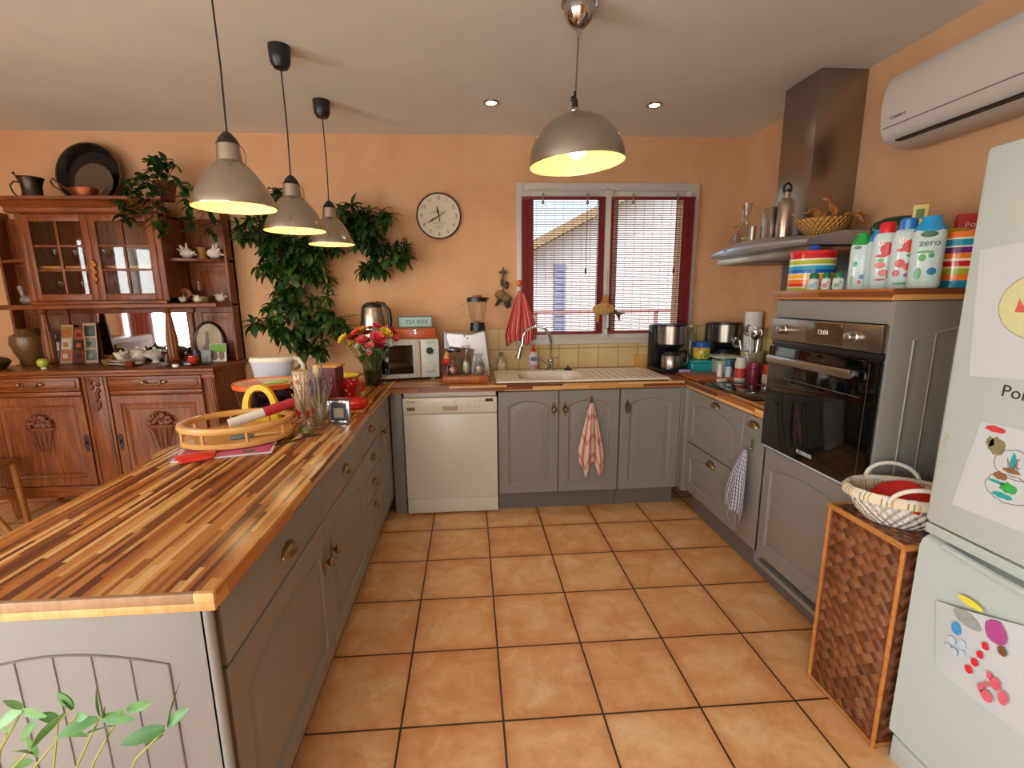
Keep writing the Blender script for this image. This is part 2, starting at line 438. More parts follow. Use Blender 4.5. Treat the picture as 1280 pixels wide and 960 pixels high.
# ================================================================== FITTED KITCHEN
def outline(x0, x1, z0, z1, ins, rise, n=14, arch=True):
    x0 += ins; x1 -= ins; z0 += ins; z1 -= ins
    p = [(x0, z0), (x1, z0)]
    for i in range(n+1):
        t = i/n; x = x1+(x0-x1)*t
        zz = z1-rise+rise*math.sin(PI*t)**.9 if arch else z1
        p.append((x, zz))
    return p
def rect_n(w, h, ins, n=14):
    p = [(ins, ins), (w-ins, ins)]
    for i in range(n+1): p.append((w-ins-(w-2*ins)*i/n, h-ins))
    return p
def door_b(b, w, h, M, arch=True, frame=.062, rise=.035, t=.02, field=True, grooves=0):
    """raised-and-fielded panel front: x 0..w, z 0..h, face at y=0, back at y=t"""
    L = []
    def lp(pts, y): L.append([(x, y, z) for x, z in pts])
    lp(rect_n(w, h, 0), t); lp(rect_n(w, h, 0), .004); lp(rect_n(w, h, .004), 0)
    fr = min(frame, w*.24, h*.27); rs = rise if arch else 0
    args = (fr, w-fr, fr, h-fr)
    if field:
        for ins, y in ((0, 0), (.004, .005), (.010, .008), (.018, .008), (.040, .001), (.044, .0008)):
            lp(outline(*args, ins, rs, arch=arch), y)
    else:
        for ins, y in ((0, 0), (.003, .003), (.009, .003), (.012, 0)): lp(outline(*args, ins, rs, arch=arch), y)
    b.loops(L, True, True, True, M)
def cup_pull(b, M, a=.044, bb=.024, c=.026):
    def fn(u, v):
        U = PI*u; V = PI/2*v; r = math.sin(U)
        return (a*math.cos(U), -.003-bb*r*math.sin(V), c*r*math.cos(V)-.004)
    b.grid(fn, 14, 8, M)
    b.prism([((a+.005)*math.cos(PI*i/14), (c+.004)*math.sin(PI*i/14)-.004) for i in range(15)], -.003, 0, 'xz', M)
def knob(b, M):
    b.prism([(0, -.052), (.010, -.03), (.017, 0), (.010, .03), (0, .052), (-.010, .03), (-.017, 0), (-.010, -.03)], -.004, 0, 'xz', M)
    b.lathe([(.006, 0), (.006, .012), (.014, .018), (.017, .026), (.012, .034), (.0001, .036)], M=M @ RX(90), n=16)
def unit(name, label, loc, rz, cat='kitchen cabinet', group=None): return thing(name, label, cat, loc, rz, group)
def add_front(root, kind, x0, x1, z0, z1, handle=None, arch=True, label=None, field=True, rise=.035):
    """front laid in the unit's own frame (x along the run, face at y=0)"""
    b = B(); g = .002
    if kind == 'drawer_flat':
        b.box(x0+g, x1-g, 0, .02, z0+g, z1-g, .004)
    else: door_b(b, x1-x0-2*g, z1-z0-2*g, T(x0+g, 0, z0+g), arch, rise=rise, field=field)
    o = part('door' if kind == 'door' else 'drawer', b, M_GREY, root, label=label, ang=25)
    if handle:
        hb = B(); t, hx, hz = handle
        if t == 'cup': cup_pull(hb, T(hx, 0, hz))
        else: knob(hb, T(hx, -.0005, hz))
        part('handle' if t == 'cup' else 'knob', hb, M_BRONZE, o)
    return o
def carcass(root, x0, x1, depth, z0=.15, z1=.83):
    b = B(); b.box(x0+.001, x1-.001, .0215, depth, z0, z1); part('carcass', b, M_GREY, root)
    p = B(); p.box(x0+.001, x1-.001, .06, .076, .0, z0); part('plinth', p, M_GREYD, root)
ZT = .828
# peninsula run, faces +X. local x -> +Y ; face plane x = -.255
PF = -.255
r = unit('drawer_cabinet', 'grey base cabinet at the near end of the peninsula, one drawer over one door', (PF, -1.87, 0), 90)
carcass(r, 0, .68, .58); add_front(r, 'drawer_flat', 0.012, .68, .668, ZT-.004, ('cup', .36, .735)); add_front(r, 'door', .012, .68, .15, .665, ('knob', .645, .53))
r = unit('drawer_cabinet', 'second grey base cabinet of the peninsula, drawer over a single arched door', (PF, -1.19, 0), 90)
carcass(r, 0, .61, .58); add_front(r, 'drawer_flat', 0, .61, .668, ZT-.004, ('cup', .31, .735)); add_front(r, 'door', 0, .61, .15, .665, ('knob', .05, .53))
r = unit('drawer_chest', 'narrow grey peninsula unit with four stacked drawers', (PF, -.58, 0), 90)
carcass(r, 0, .42, .58)
for z0, z1 in ((.675, .824), (.538, .672), (.402, .535), (.15, .399)): add_front(r, 'drawer_flat', 0, .42, z0, z1, ('cup', .21, z1-.062 if z1 > .4 else .345))
r = unit('corner_cabinet', 'grey peninsula cabinet door beside the dishwasher corner', (PF, -.16, 0), 90)
carcass(r, 0, .97, .58); add_front(r, 'door', 0, .36, .15, ZT-.004, ('knob', .06, .675))
# peninsula end panel facing the camera
ep = thing('end_panel', 'pale grey grooved arched end panel closing the peninsula', 'panel', (-.55, -1.9, 0))
b = B(); b.box(-.86, -.262, -1.893, -1.873, 0, .832, .002); part('panel', b, M_GREY, ep, True)
b = B(); b.cyl((-.262, -1.885, 0), (-.262, -1.885, .832), .010); b.box(-.275, -.256, -1.893, -1.874, 0, .832, .003); part('corner_post', b, M_GREY, ep, True)
b = B()
pts = [(x, -1.8935, z) for x, z in [(-.735, .05), (-.735, .715)]+[(-.735+.39*i/12, .715+.032*math.sin(PI*i/12)) for i in range(1, 13)]+[(-.345, .05)]]
b.tube(pts, .0028, 6)
for k in range(1, 6):
    x = -.345-.0708*k; b.tube([(x, -1.8932, .05), (x, -1.8932, .715+.032*math.sin(PI*(x+.735)/.39))], .0018, 5)
part('beading', b, M_GREYD, ep, True)
b = B(); b.box(-.866, -.846, -1.873, .21, 0, .83, .002)
single('back_panel', 'plain grey panel along the dining side of the peninsula', 'panel', b, M_GREY)
# filler between peninsula door and dishwasher
b = B(); b.box(-.255, -.180, .245, .262, .0, .828, .002)
single('filler_panel', 'narrow dark grey filler strip left of the dishwasher', 'panel', b, M_GREY)
# back run faces -Y
r = unit('sink_cabinet', 'grey sink cabinet with two arched doors right of the dishwasher', (.432, .21, 0), 0)
carcass(r, 0, .797, .58, z1=.72); add_front(r, 'door', 0, .394, .13, ZT-.004, ('knob', .36, .70)); d2 = add_front(r, 'door', .394, .795, .13, ZT-.004, ('knob', .435, .70))
r = unit('corner_cabinet', 'grey single arched door cabinet in the right hand corner under the worktop', (1.232, .21, 0), 0)
carcass(r, 0, .404, .58); add_front(r, 'door', 0, .405, .13, ZT-.004, ('knob', .045, .70))
b = B(); b.box(1.645, 1.70, .15, .212, .13, .828, .003); b.box(1.638, 1.70, .212, .26, .13, .828, .003)
single('filler_panel', 'grey corner filler post where the two right hand runs meet', 'panel', b, M_GREY)
# right run faces -X : local x -> -Y from y=.145
RFX = 1.66
r = unit('drawer_cabinet', 'grey unit under the hob with two deep panelled drawers', (RFX, .148, 0), -90)
carcass(r, 0, .622, .60, .15)
add_front(r, 'drawer', 0, .62, .482, ZT-.004, ('cup', .335, .785)); add_front(r, 'drawer', 0, .62, .15, .479, ('cup', .33, .430))
r = unit('pullout_cabinet', 'very narrow grey pull out unit with a cup handle beside the oven tower', (RFX, -.474, 0), -90)
carcass(r, 0, .176, .60, .15); add_front(r, 'drawer_flat', 0, .176, .15, ZT-.004, ('cup', .088, .775))
# oven tower
tw = unit('oven_tower', 'tall grey oven housing with arched door below the black oven', (RFX, -.652, 0), -90)
b = B(); b.box(0, .02, .0, .62, .1, 1.39, .002); b.box(.592, .612, .0, .62, 0, 1.39, .002); b.box(.02, .592, .6, .62, .1, 1.39)
b.box(.02, .592, .001, .6, .10, .12); b.box(.02, .592, .02, .6, .695, .712); b.box(.02, .592, .02, .6, 1.375, 1.39)
part('carcass', b, M_GREY, tw)
b = B(); b.box(.0, .612, .06, .076, 0, .1); part('plinth', b, M_GREYD, tw)
add_front(tw, 'door', 0.002, .605, .15, .70)
b = B(); b.box(.0, .606, -.001, .02, 1.312, 1.388, .003); part('top_rail', b, M_GREY, tw)
b = B(); b.box(.0, .606, -.003, .02, .702, .712, .001); part('white_strip', b, M_WHITE, tw, label='thin white strip under the oven')
b = B()
def endp(lx, z): return (RFX+lx, -1.2655, z)
pp = [endp(.08, .15), endp(.08, 1.26)]+[endp(.08+.46*i/12, 1.26+.045*math.sin(PI*i/12)) for i in range(1, 13)]+[endp(.54, .15)]
b.tube(pp, .0028, 6)
for k in range(1, 6): b.tube([endp(.08+.46*k/6, .15), endp(.08+.46*k/6, 1.26+.045*math.sin(PI*k/6))], .0018, 5)
for i, v in enumerate(b.v): b.v[i] = Matrix.Rotation(math.radians(90), 4, 'Z') @ (Vector(v)-Vector((RFX, -.652, 0)))
part('beading', b, mat('pale_grey_beading', 'a79d93', .4), tw)
# ------------------------------------------------------------------ worktops
WT_Y = worktop_mat('stave_worktop_lengthwise', 'y'); WT_X = worktop_mat('stave_worktop_crosswise', 'x')
wt = thing('worktop', 'long striped wood stave worktop of the peninsula', 'worktop', (-.55, -.8, .832))
b = B(); b.box(-.868, -.236, -1.893, .19, .832, .870, .003); b.box(-.868, -.24, .188, YB-.002, .832, .870, .003); part('slab', b, WT_Y, wt, True)
b = B(); b.mi = 0; b.box(-.868, -.237, -1.903, -1.892, .832, .8495, .002); b.mi = 1; b.box(-.868, -.275, -1.903, -1.892, .8495, .870, .002); b.mi = 2; b.box(-.275, -.2365, -1.904, -1.892, .8495, .8705, .002)
part('edge_band', b, [wood('pale_stave', 'c8935a', 'dba86c', 'e6bb82', .4, (14, 2, 2)), wood('taupe_stave', '9a7658', 'a98664', 'b8957a', .4, (14, 2, 2)), wood('light_stave', 'd29f63', 'dfb072', 'ecc890', .4, (14, 2, 2))], wt, True, label='pale lipping across the near end')
b = B(); b.box(-.2375, .61, .19, YB-.01, .832, .870); b.box(1.03, 1.643, .19, YB-.01, .832, .870); b.box(.61, 1.03, .19, .275, .832, .870); b.box(.61, 1.03, .625, YB-.01, .832, .870)
single('worktop', 'striped wood stave worktop under the window carrying the sink', 'worktop', b, WT_X)
b = B(); b.box(1.6435, XR-.01, -.648, YB-.01, .832, .870, .003)
single('worktop', 'short striped wood stave worktop on the right carrying the hob', 'worktop', b, WT_Y)
b = B(); b.mi = 0; b.box(1.64, XR-.005, -1.268, -.640, 1.392, 1.430, .003); b.mi = 1; b.box(1.64, XR-.006, -1.274, -1.266, 1.392, 1.430, .002)
single('shelf_board', 'striped wood board on top of the oven tower', 'shelf', b, [WT_Y, WT_X])

# ------------------------------------------------------------------ dishwasher
dw = thing('dishwasher', 'cream freestanding dishwasher under the worktop', 'dishwasher', (.127, .215, 0))
b = B(); b.box(-.171, .425, .245, .78, .02, .795); b.box(-.166, .420, .232, .78, .796, .826, .004); part('body', b, M_CREAM, dw, True)
b = B(); b.box(-.171, .425, .212, .246, .115, .688, .006); part('door', b, M_CREAM, dw, True)
b = B(); b.box(-.172, .426, .205, .246, .690, .795, .008); cp = part('control_panel', b, M_CREAM, dw, True)
b = B(); b.box(-.171, .425, .222, .246, .012, .112, .004); part('kickplate', b, M_CREAM, dw, True)
b = B(); b.box(.075, .175, .188, .206, .728, .741, .004); b.box(.078, .172, .2035, .206, .712, .728); part('handle', b, mat('shadowed_cream', 'b8a88c', .4), cp, True)
cp.location  # sub-parts follow
b = B(); b.box(.352, .400, .2035, .2055, .765, .783); part('display', b, mat('dark_display', '2a1c14', .2), cp, True)
b = B(); b.box(-.145, -.095, .2035, .2055, .716, .737, .0005); part('vent', b, mat('brown_slot', '6b4a34', .5), cp, True)
b = B()
for i in range(4):
    for j in range(2): b.cyl((.25+i*.032, .2055, .768-j*.032), (.25+i*.032, .2025, .768-j*.032), .006, n=14)
b.cyl((.158, .2055, .768), (.158, .201, .768), .008, n=16)
part('buttons', b, mat('pale_button', 'cfc3b4', .4), cp, True)
b = B(); b.text('Miele', .024, T(-.118, .2044, .772) @ RX(90)); part('lettering', b, mat('dark_print', '3a2a20', .5), cp, True)

# ------------------------------------------------------------------ oven
ov = thing('oven', 'black glass built in oven with steel control strip', 'oven', (RFX, -.652, .715), -90)
b = B(); b.box(.008, .6, .0, .55, 0, .592, .003); part('body', b, M_BLACK, ov)
b = B(); b.box(.006, .602, -.022, .0, .003, .470, .004); dr = part('door', b, M_BLKGL, ov)
b = B(); b.box(.006, .602, -.012, .0, .474, .497, .002); part('vent_slot', b, M_BLACK, ov)
b = B(); b.box(.006, .602, -.022, .0, .500, .594, .003); cp = part('control_panel', b, M_STEELV, ov)
b = B(); b.box(.235, .43, -.0235, -.021, .508, .588, .001); part('display', b, mat('brown_glass_display', '4a3524', .12, var=.05), cp)
b = B(); b.text('13:04', .026, T(.33, -.0242, .552) @ RX(90)); part('digits', b, emis('pale_digits', 'e8dcc8', .8), cp)
for x in (.105, .49):
    b = B(); b.lathe([(.022, 0), (.022, .010), (.018, .013), (.017, .034), (.013, .037), (.0001, .038)], M=T(x, -.022, .548) @ RX(90), n=24); part('knob', b, M_STEEL, cp)
b = B(); b.box(.055, .535, -.068, -.050, .402, .436, .007); b.box(.075, .10, -.052, -.022, .408, .430, .003); b.box(.49, .515, -.052, -.022, .408, .430, .003)
part('handle', b, M_STEEL, dr)
b = B(); b.text('ROSIERES', .022, T(.30, -.0224, .045) @ RX(90)); part('lettering', b, mat('white_print', 'dcdcdc', .4), dr)
b = B(); b.box(.07, .54, -.0226, -.0215, .335, .338); b.box(.05, .0515, -.0226, -.0215, .06, .46); b.box(.566, .5675, -.0226, -.0215, .02, .46); part('seam', b, mat('grey_seam', '4c4a46', .3), dr)

# ------------------------------------------------------------------ hob
b = B(); b.box(1.712, 2.21, -.44, .13, .8701, .876, .003)
hb = single('hob', 'black glass electric hob on the right worktop', 'hob', b, M_BLKGL)
b = B()
for x, y, r_ in ((1.86, -.01, .09), (1.86, -.29, .075), (2.08, -.01, .075), (2.08, -.29, .09)):
    b.tube([(x+r_*math.cos(a), y+r_*math.sin(a), .8765) for a in [i*PI/16 for i in range(32)]], .0012, 4, closed=True)
part('cooking_zone', b, mat('grey_ring', '55504c', .3), hb)

# ------------------------------------------------------------------ sink
sk = thing('sink', 'white ceramic sink with drainer set in the worktop', 'sink', (.99, .45, .87))
M_SINK = mat('white_ceramic', 'e0d5c4', .18, var=.02)
b = B()
def sink_fn(u, v):
    x = .424+u*1.14; y = .225+v*.475
    bx = (x-.80)/.20; by = (y-.45)/.165
    d = (abs(bx)**5+abs(by)**5)**.2
    z = .885
    k = max(0, min(1, (1.06-d)/.14)); k = k*k*(3-2*k); z -= .150*k
    ex = min(u*1.14, (1-u)*1.14, v*.475, (1-v)*.475)
    if ex < .03: z += .003*math.cos(PI/2*ex/.03)-.012*max(0, 1-ex/.004)
    if x > 1.08 and x < 1.52 and .26 < y < .66: z -= .003+.0025*math.sin((x-1.08)*2*PI/.05)
    return (x, y, z)
b.grid(sink_fn, 150, 60); part('basin', b, M_SINK, sk, True, ang=80)
b = B(); b.lathe([(.0001, 0), (.03, 0), (.034, .002), (.034, .004)], (.80, .45, .737), 20); part('drain', b, M_CHROME, sk, True)
# cut worktop is implied by the basin lip; tap
tp = thing('kitchen_tap', 'chrome spring neck mixer tap behind the sink', 'tap', (.845, .665, .883))
b = B(); b.lathe([(.026, 0), (.026, .006), (.021, .012), (.021, .060), (.024, .064), (.024, .075), (.015, .085)]); b.box(-.07, -.015, -.012, .012, .062, .072, .004, RY(20)); part('body', b, M_CHROME, tp)
neck = [(0, 0, .085), (0, 0, .20)]+[(-.105+.105*math.cos(a), -.02*math.sin(a/2), .215+.108*math.sin(a)) for a in [i*PI/18 for i in range(0, 17)]]+[(-.208, -.02, .20), (-.222, -.025, .165)]
b = B(); b.tube(neck, .007, 8); part('neck', b, M_CHROME, tp)
coil = []
import itertools
P = [Vector(p) for p in neck]; tot = [0]
for a, c in zip(P, P[1:]): tot.append(tot[-1]+(c-a).length)
for k in range(360):
    s_ = tot[-1]*(.12+.80*k/359); i = max(j for j in range(len(tot)-1) if tot[j] <= s_)
    p = P[i].lerp(P[i+1], (s_-tot[i])/(tot[i+1]-tot[i])); d = (P[i+1]-P[i]).normalized(); a = Vector((0, 1, 0)); c = d.cross(a).normalized()
    th = 2*PI*k/9; coil.append(p+(a*math.cos(th)+c*math.sin(th))*.0125)
b = B(); b.tube(coil, .0022, 5); part('spring', b, M_CHROME, tp)
b = B(); b.cyl((-.218, -.024, .18), (-.240, -.030, .095), .015, .019, 16); part('spray_head', b, M_CHROME, tp)
b = B(); b.box(-.005, .06, -.004, .004, .09, .098, .002, T(0, 0, 0)); b.tube([(-.02, 0, .045), (-.08, .0, .085)], .005, 8); part('lever', b, M_CHROME, tp)
b = B(); b.lathe([(.03, 0), (.031, .006), (.022, .012), (.0001, .013)]); b.lathe([(.006, .012), (.006, .02), (.011, .024), (.0001, .03)])
single('sink_plug', 'small dark sink plug beside the tap', 'plug', b, M_BLACK, (.975, .66, .8845))

# ------------------------------------------------------------------ hood
hd = thing('cooker_hood', 'brushed steel chimney cooker hood with curved front canopy', 'cooker hood', (2.1, -.12, 1.6))
b = B(); b.box(2.042, XR-.003, -.245, .028, 1.70, ZC-.002, .002); part('chimney', b, M_STEELV, hd, True)
b = B()
N = 24; top = []; bot = []
def hx(y): return 1.752+.075*((y+.12)/.45)**2
ys = [-.57+.9*i/N for i in range(N+1)]
cs = []
for y in ys:
    k = 1-abs((y+.12)/.45)**2
    cs.append([(hx(y)+.012, y, 1.640), (hx(y), y, 1.650+.006*k), (hx(y)+.004, y, 1.664+.008*k), (hx(y)+.05, y, 1.675+.030*k), (2.0, y, 1.703), (XR-.004, y, 1.703), (XR-.004, y, 1.640)])
b.loops(cs, True, True, True); part('canopy', b, mat('pale_steel_visor', 'b9bec6', .3, .75, var=.04), hd, True, ang=30)
b = B(); b.box(1.86, XR-.006, -.54, .30, 1.598, 1.6405, .004); part('filter_housing', b, M_STEEL, hd, True)
b = B(); 
for y in (-.35, .11): b.box(1.92, 2.22, y-.19, y+.19, 1.594, 1.5985, .001)
part('grease_filter', b, mat('grey_filter_mesh', '8c867e', .4, .8, bump=.4, bs=400), hd, True)
b = B()
for k in range(4): b.cyl((hx(.02)-.001, .035-k*.018, 1.663), (hx(.02)+.004, .035-k*.018, 1.664), .0035, n=10)
part('button', b, M_BLACK, hd, True)
b = B(); b.box(XR-.012, XR-.0085, -.64, .275, .872, 1.597, .001)
single('splashback', 'brushed steel splashback sheet on the wall below the hood', 'panel', b, mat('grey_steel_sheet', '8a8e94', .35, .8, var=.05))
# ================================================================== LAMPS
M_SHADEIN = mat('cream_reflector', 'f2dc98', .6, var=.02)
M_BULB = emis('warm_bulb', 'ffd98a', 4)
def pendant(x, y, label, r=.140):
    t = thing('pendant_lamp', label, 'lamp', (x, y, 1.735), 0, None)
    k_ = r/.138; prof = [(.138*k_, 0), (.1385*k_, .004), (.130*k_, .028), (.116*k_, .057), (.102*k_, .082), (.084*k_, .108), (.066*k_, .130), (.052*k_, .145), (.045, .150), (.042, .153), (.036, .208)]
    b = B(); b.lathe(prof, n=48, cap=False); part('lamp_shade', b, M_ALU, t)
    b = B(); b.lathe([(p[0]-.003, p[1]+.0005) for p in prof[:-2]]+[(.0001, .150)], n=48, cap=False); part('inner_reflector', b, M_SHADEIN, t)
    b = B(); b.lathe([(.038, .207), (.036, .212), (.028, .228), (.014, .244), (.005, .250)], n=28); part('cap', b, M_BLACK, t)
    b = B(); b.tube([(.037, 0, .206), (.048, 0, .196), (.054, 0, .175), (.052, 0, .147)], .0022, 6); part('bracket', b, M_BRONZE, t)
    b = B(); b.ell((0, 0, .075), (.032, .032, .038), 18, 12); b.cyl((0, 0, .10), (0, 0, .155), .016); part('bulb', b, M_BULB, t)
    b = B(); b.tube([(0, 0, .248), (.004, 0, .45), (0, 0, ZC-1.735-.08)], .0032, 8); part('cord', b, M_BLACK, t)
    b = B(); b.lathe([(.012, -.092), (.030, -.088), (.042, -.07), (.046, -.04), (.047, 0)], (0, 0, ZC-1.735-.0005), 28); part('ceiling_rose', b, M_BLACK, t)
    L = bpy.data.lights.new('pendant_light', 'POINT'); L.energy = 1.5; L.color = (1, .80, .46); L.shadow_soft_size = .035
    lo = bpy.data.objects.new('pendant_light', L); COL.objects.link(lo); lo.parent = t; lo.location = (0, 0, .03)
    return t
pendant(-.55, -.93, 'largest looking brushed aluminium bell pendant, nearest of the three over the peninsula', .138)
pendant(-.55, -.335, 'middle of the three aluminium bell pendants over the peninsula')
pendant(-.545, .262, 'farthest aluminium bell pendant, in front of the climbing plant', .134)
# dome lamp
t = thing('dome_lamp', 'large brushed silver half dome pendant hanging in front of the window', 'lamp', (.712, -.72, 1.94))
TM = RY(-3.5)
b = B(); pr = [(.192*math.cos(a), .19*math.sin(a)) for a in [i*PI/2/18 for i in range(18)]]+[(.02, .19), (.022, .197), (.018, .206), (.0001, .212)]
b.lathe(pr, n=56, cap=False, M=TM); part('lamp_shade', b, M_STEEL, t)
b = B(); b.lathe([(p[0]*.985, p[1]*.985+.001) for p in pr[:18]]+[(.0001, .186)], n=56, cap=False, M=TM); part('inner_reflector', b, M_SHADEIN, t)
b = B(); b.tube([TM @ Vector((.1915*math.cos(a), .1915*math.sin(a), 0)) for a in [i*PI/24 for i in range(48)]], .0022, 6, closed=True); part('rim', b, M_CHROME, t)
b = B(); b.lathe([(.012, 0), (.012, .03), (.007, .035), (.005, .06)], (-.012, 0, .208), 14); b.box(-.028, -.008, -.008, .008, .232, .25, .003); part('clamp', b, M_BLACK, t)
b = B(); b.tube([(-.01, 0, .25), (-.005, 0, .37), (0, 0, ZC-1.94-.09)], .0032, 8); part('cord', b, M_BRONZE, t)
b = B(); b.lathe([(.008, -.125), (.010, -.095), (.022, -.09), (.045, -.07), (.058, -.04), (.061, -.01), (.070, -.008), (.070, -.0005)], (0, 0, ZC-1.94), 32); part('ceiling_rose', b, M_CHROME, t)
b = B(); b.ell((0, 0, .07), (.045, .045, .05), 20, 14); b.cyl((0, 0, .11), (0, 0, .17), .017); part('bulb', b, emis('soft_bulb', 'ffe6b4', 5), t)
L = bpy.data.lights.new('dome_light', 'POINT'); L.energy = 2.2; L.color = (1, .84, .58); L.shadow_soft_size = .05
lo = bpy.data.objects.new('dome_light', L); COL.objects.link(lo); lo.parent = t; lo.location = (0, 0, .02)
# recessed spots
for x, lab in ((.419, 'recessed ceiling spotlight left of the dome lamp'), (1.384, 'recessed ceiling spotlight right of the dome lamp')):
    t = thing('ceiling_spotlight', lab, 'spotlight', (x, .252, ZC))
    b = B(); b.lathe([(.030, -.001), (.032, -.006), (.044, -.007), (.048, -.0005)], n=28, cap=False); part('bezel', b, M_CHROME, t)
    b = B(); b.lathe([(.0001, -.004), (.029, -.004)], n=24); part('bulb', b, emis('spot_bulb', 'ffedd0', 18), t)
    L = bpy.data.lights.new('spot_light', 'SPOT'); L.energy = 6; L.color = (1, .85, .65); L.spot_size = 1.9; L.spot_blend = .6; L.shadow_soft_size = .03
    lo = bpy.data.objects.new('spot_light', L); COL.objects.link(lo); lo.parent = t; lo.location = (0, 0, -.012)

# ================================================================== WALL CLOCK
ck = thing('wall_clock', 'round cream faced wall clock with dark rim showing twenty to twelve', 'clock', (.064, YB, 1.983))
b = B(); R_ = .153
b.tube([(R_*math.cos(a), -.018, R_*math.sin(a)) for a in [i*PI/32 for i in range(64)]], .0055, 8, closed=True); part('rim', b, mat('dark_brown_rim', '3a2018', .4), ck)
b = B(); b.cyl((0, -.001, 0), (0, -.016, 0), R_, n=64); part('face', b, mat('aged_cream_face', 'd6cbb4', .6, var=.06, vs=30), ck)
b = B()
for k in range(1, 13):
    b = B(); a = PI/2-k*PI/6; b.text(str(k), .036, T(.122*math.cos(a), -.0165, .122*math.sin(a)) @ RX(90), .0003); part('numeral', b, mat('faded_ink', '4a4038', .7), ck)
b = B()
b.text("L'HORLOGE", .020, T(0, -.0165, .026) @ RX(90), .0003)
for z, w in ((-.048, .05), (-.064, .035), (-.08, .018)): b.box(-w, w, -.0168, -.0160, z-.0012, z+.0012)
part('face_lettering', b, mat('faded_ink', '4a4038', .7), ck)
b = B()
def hand(b, ang, L, w):
    d = Vector((math.sin(ang), 0, math.cos(ang))); n_ = Vector((d.z, 0, -d.x))
    pts = [d*-.045*1.0, d*-.03+n_*w*.5, d*-.01+n_*w*.3, d*L*.45+n_*w, d*L, d*L*.45-n_*w, d*-.01-n_*w*.3, d*-.03-n_*w*.5]
    b.prism([(p.x, p.z) for p in pts], -.021, -.019, 'xz')
hand(b, math.radians(350), .075, .007); b.cyl((0, -.018, 0), (0, -.024, 0), .006); part('hour_hand', b, M_BLACK, ck)
b = B(); hand(b, math.radians(240), .108, .006); part('minute_hand', b, M_BLACK, ck)

# ================================================================== BLINDS
M_SLAT = mat('dark_red_slat', '701614', .6, var=.2, vs=50)
def blind(x0, x1, label, wl, wr):
    t = thing('window_blind', label, 'blind', ((x0+x1)/2, .755, 1.14), 0, None)
    b = B(); n = 62
    for k in range(n):
        z = 1.16+k*(2.085-1.16)/(n-1); b.box(x0, x1, .752, .7555, z-.0030, z+.0030)
    part('slats', b, M_SLAT, t, True, smooth=False)
    b = B(); b.box(x0, x0+wl, .757, .759, 1.145, 2.10); part('side_band', b, mat('red_cloth_band', '7c1a18', .8), t, True)
    b = B(); b.box(x1-wr, x1, .757, .759, 1.145, 2.10); part('side_band', b, mat('red_cloth_band', '7c1a18', .8), t, True)
    b = B(); b.box(x0, x1, .744, .760, 2.082, 2.104, .003); part('top_rail', b, mat('red_rail', '7c1a18', .5), t, True)
    b = B(); b.box(x0, x1, .748, .760, 1.138, 1.156, .003); part('bottom_rail', b, mat('red_rail', '7c1a18', .5), t, True)
    b = B()
    for k in range(9):
        x = x0+(x1-x0)*(k+.6)/9.2; b.cyl((x, .7505, 1.15), (x, .7505, 2.09), .0012, n=5)
    part('string', b, mat('dark_string', '3a1814', .8), t, True)
    b = B()
    for k in (.25, .78):
        x = x0+(x1-x0)*k; b.box(x-.005, x+.005, .74, .752, 2.07, 2.125, .002)
        b.cyl((x, .742, 2.075), (x, .742, 2.055), .010, n=12)
    part('hook', b, mat('pewter_hook', '8a8078', .4, .5), t, True)
    b = B(); x = x0+(x1-x0)*.78; b.tube([(x, .742, 2.07), (x-.002, .742, 1.8), (x-.004, .742, 1.62)], .0022, 5); b.lathe([(.002, .02), (.007, 0), (.007, -.025), (.0001, -.027)], (x-.004, .742, 1.60), 10)
    part('pull_cord', b, mat('dark_string', '3a1814', .8), t, True)
    return t
blind(.648, 1.246, 'red slatted window blind on the left casement', .085, .045)
blind(1.292, 1.902, 'red slatted window blind on the right casement', .018, .085)
b = B(); b.cyl((.69, .765, 2.155), (1.24, .765, 2.155), .004, n=8); b.cyl((.69, .78, 2.155), (.69, .76, 2.155), .008, n=8); b.cyl((1.24, .78, 2.155), (1.24, .76, 2.155), .008, n=8)
single('curtain_rod', 'slim white rod above the left red blind', 'rod', b, M_WHITE)
b = B(); b.cyl((1.32, .765, 2.155), (1.87, .765, 2.155), .004, n=8); b.cyl((1.32, .78, 2.155), (1.32, .76, 2.155), .008, n=8); b.cyl((1.87, .78, 2.155), (1.87, .76, 2.155), .008, n=8)
single('curtain_rod', 'slim white rod above the right red blind', 'rod', b, M_WHITE)

# fish ornament
t = thing('fish_ornament', 'carved wooden fish hanging on the window mullion between the blinds', 'ornament', (1.262, .705, 1.30))
M_FISH = blob_mat('painted_fish_wood', 'b08a50', ['b08a50', 'c8502c', 'a87838', 'c09a60', 'b8622c'], 28, .35, .6)
b = B(); b.ell((-.02, 0, .02), (.085, .016, .042), 22, 14); part('body', b, M_FISH, t)
b = B(); b.prism([(-.05, .055), (-.015, .12), (0, .125), (.02, .055)], -.004, .004, 'xz'); b.prism([(-.07, -.01), (-.05, -.02), (-.055, -.08), (-.085, -.06)], -.004, .004, 'xz'); part('fin', b, mat('ochre_fin', 'a87030', .6), t)
b = B(); b.prism([(.05, .03), (.09, -.005), (.145, -.01), (.105, -.025), (.10, -.075), (.08, -.03), (.05, .0)], -.004, .004, 'xz'); part('tail', b, mat('dark_brown_tail', '4a3c30', .6), t)
b = B(); b.tube([(0, 0, .12), (.004, .01, .3)], .0012, 5); part('string', b, M_STEM, t)
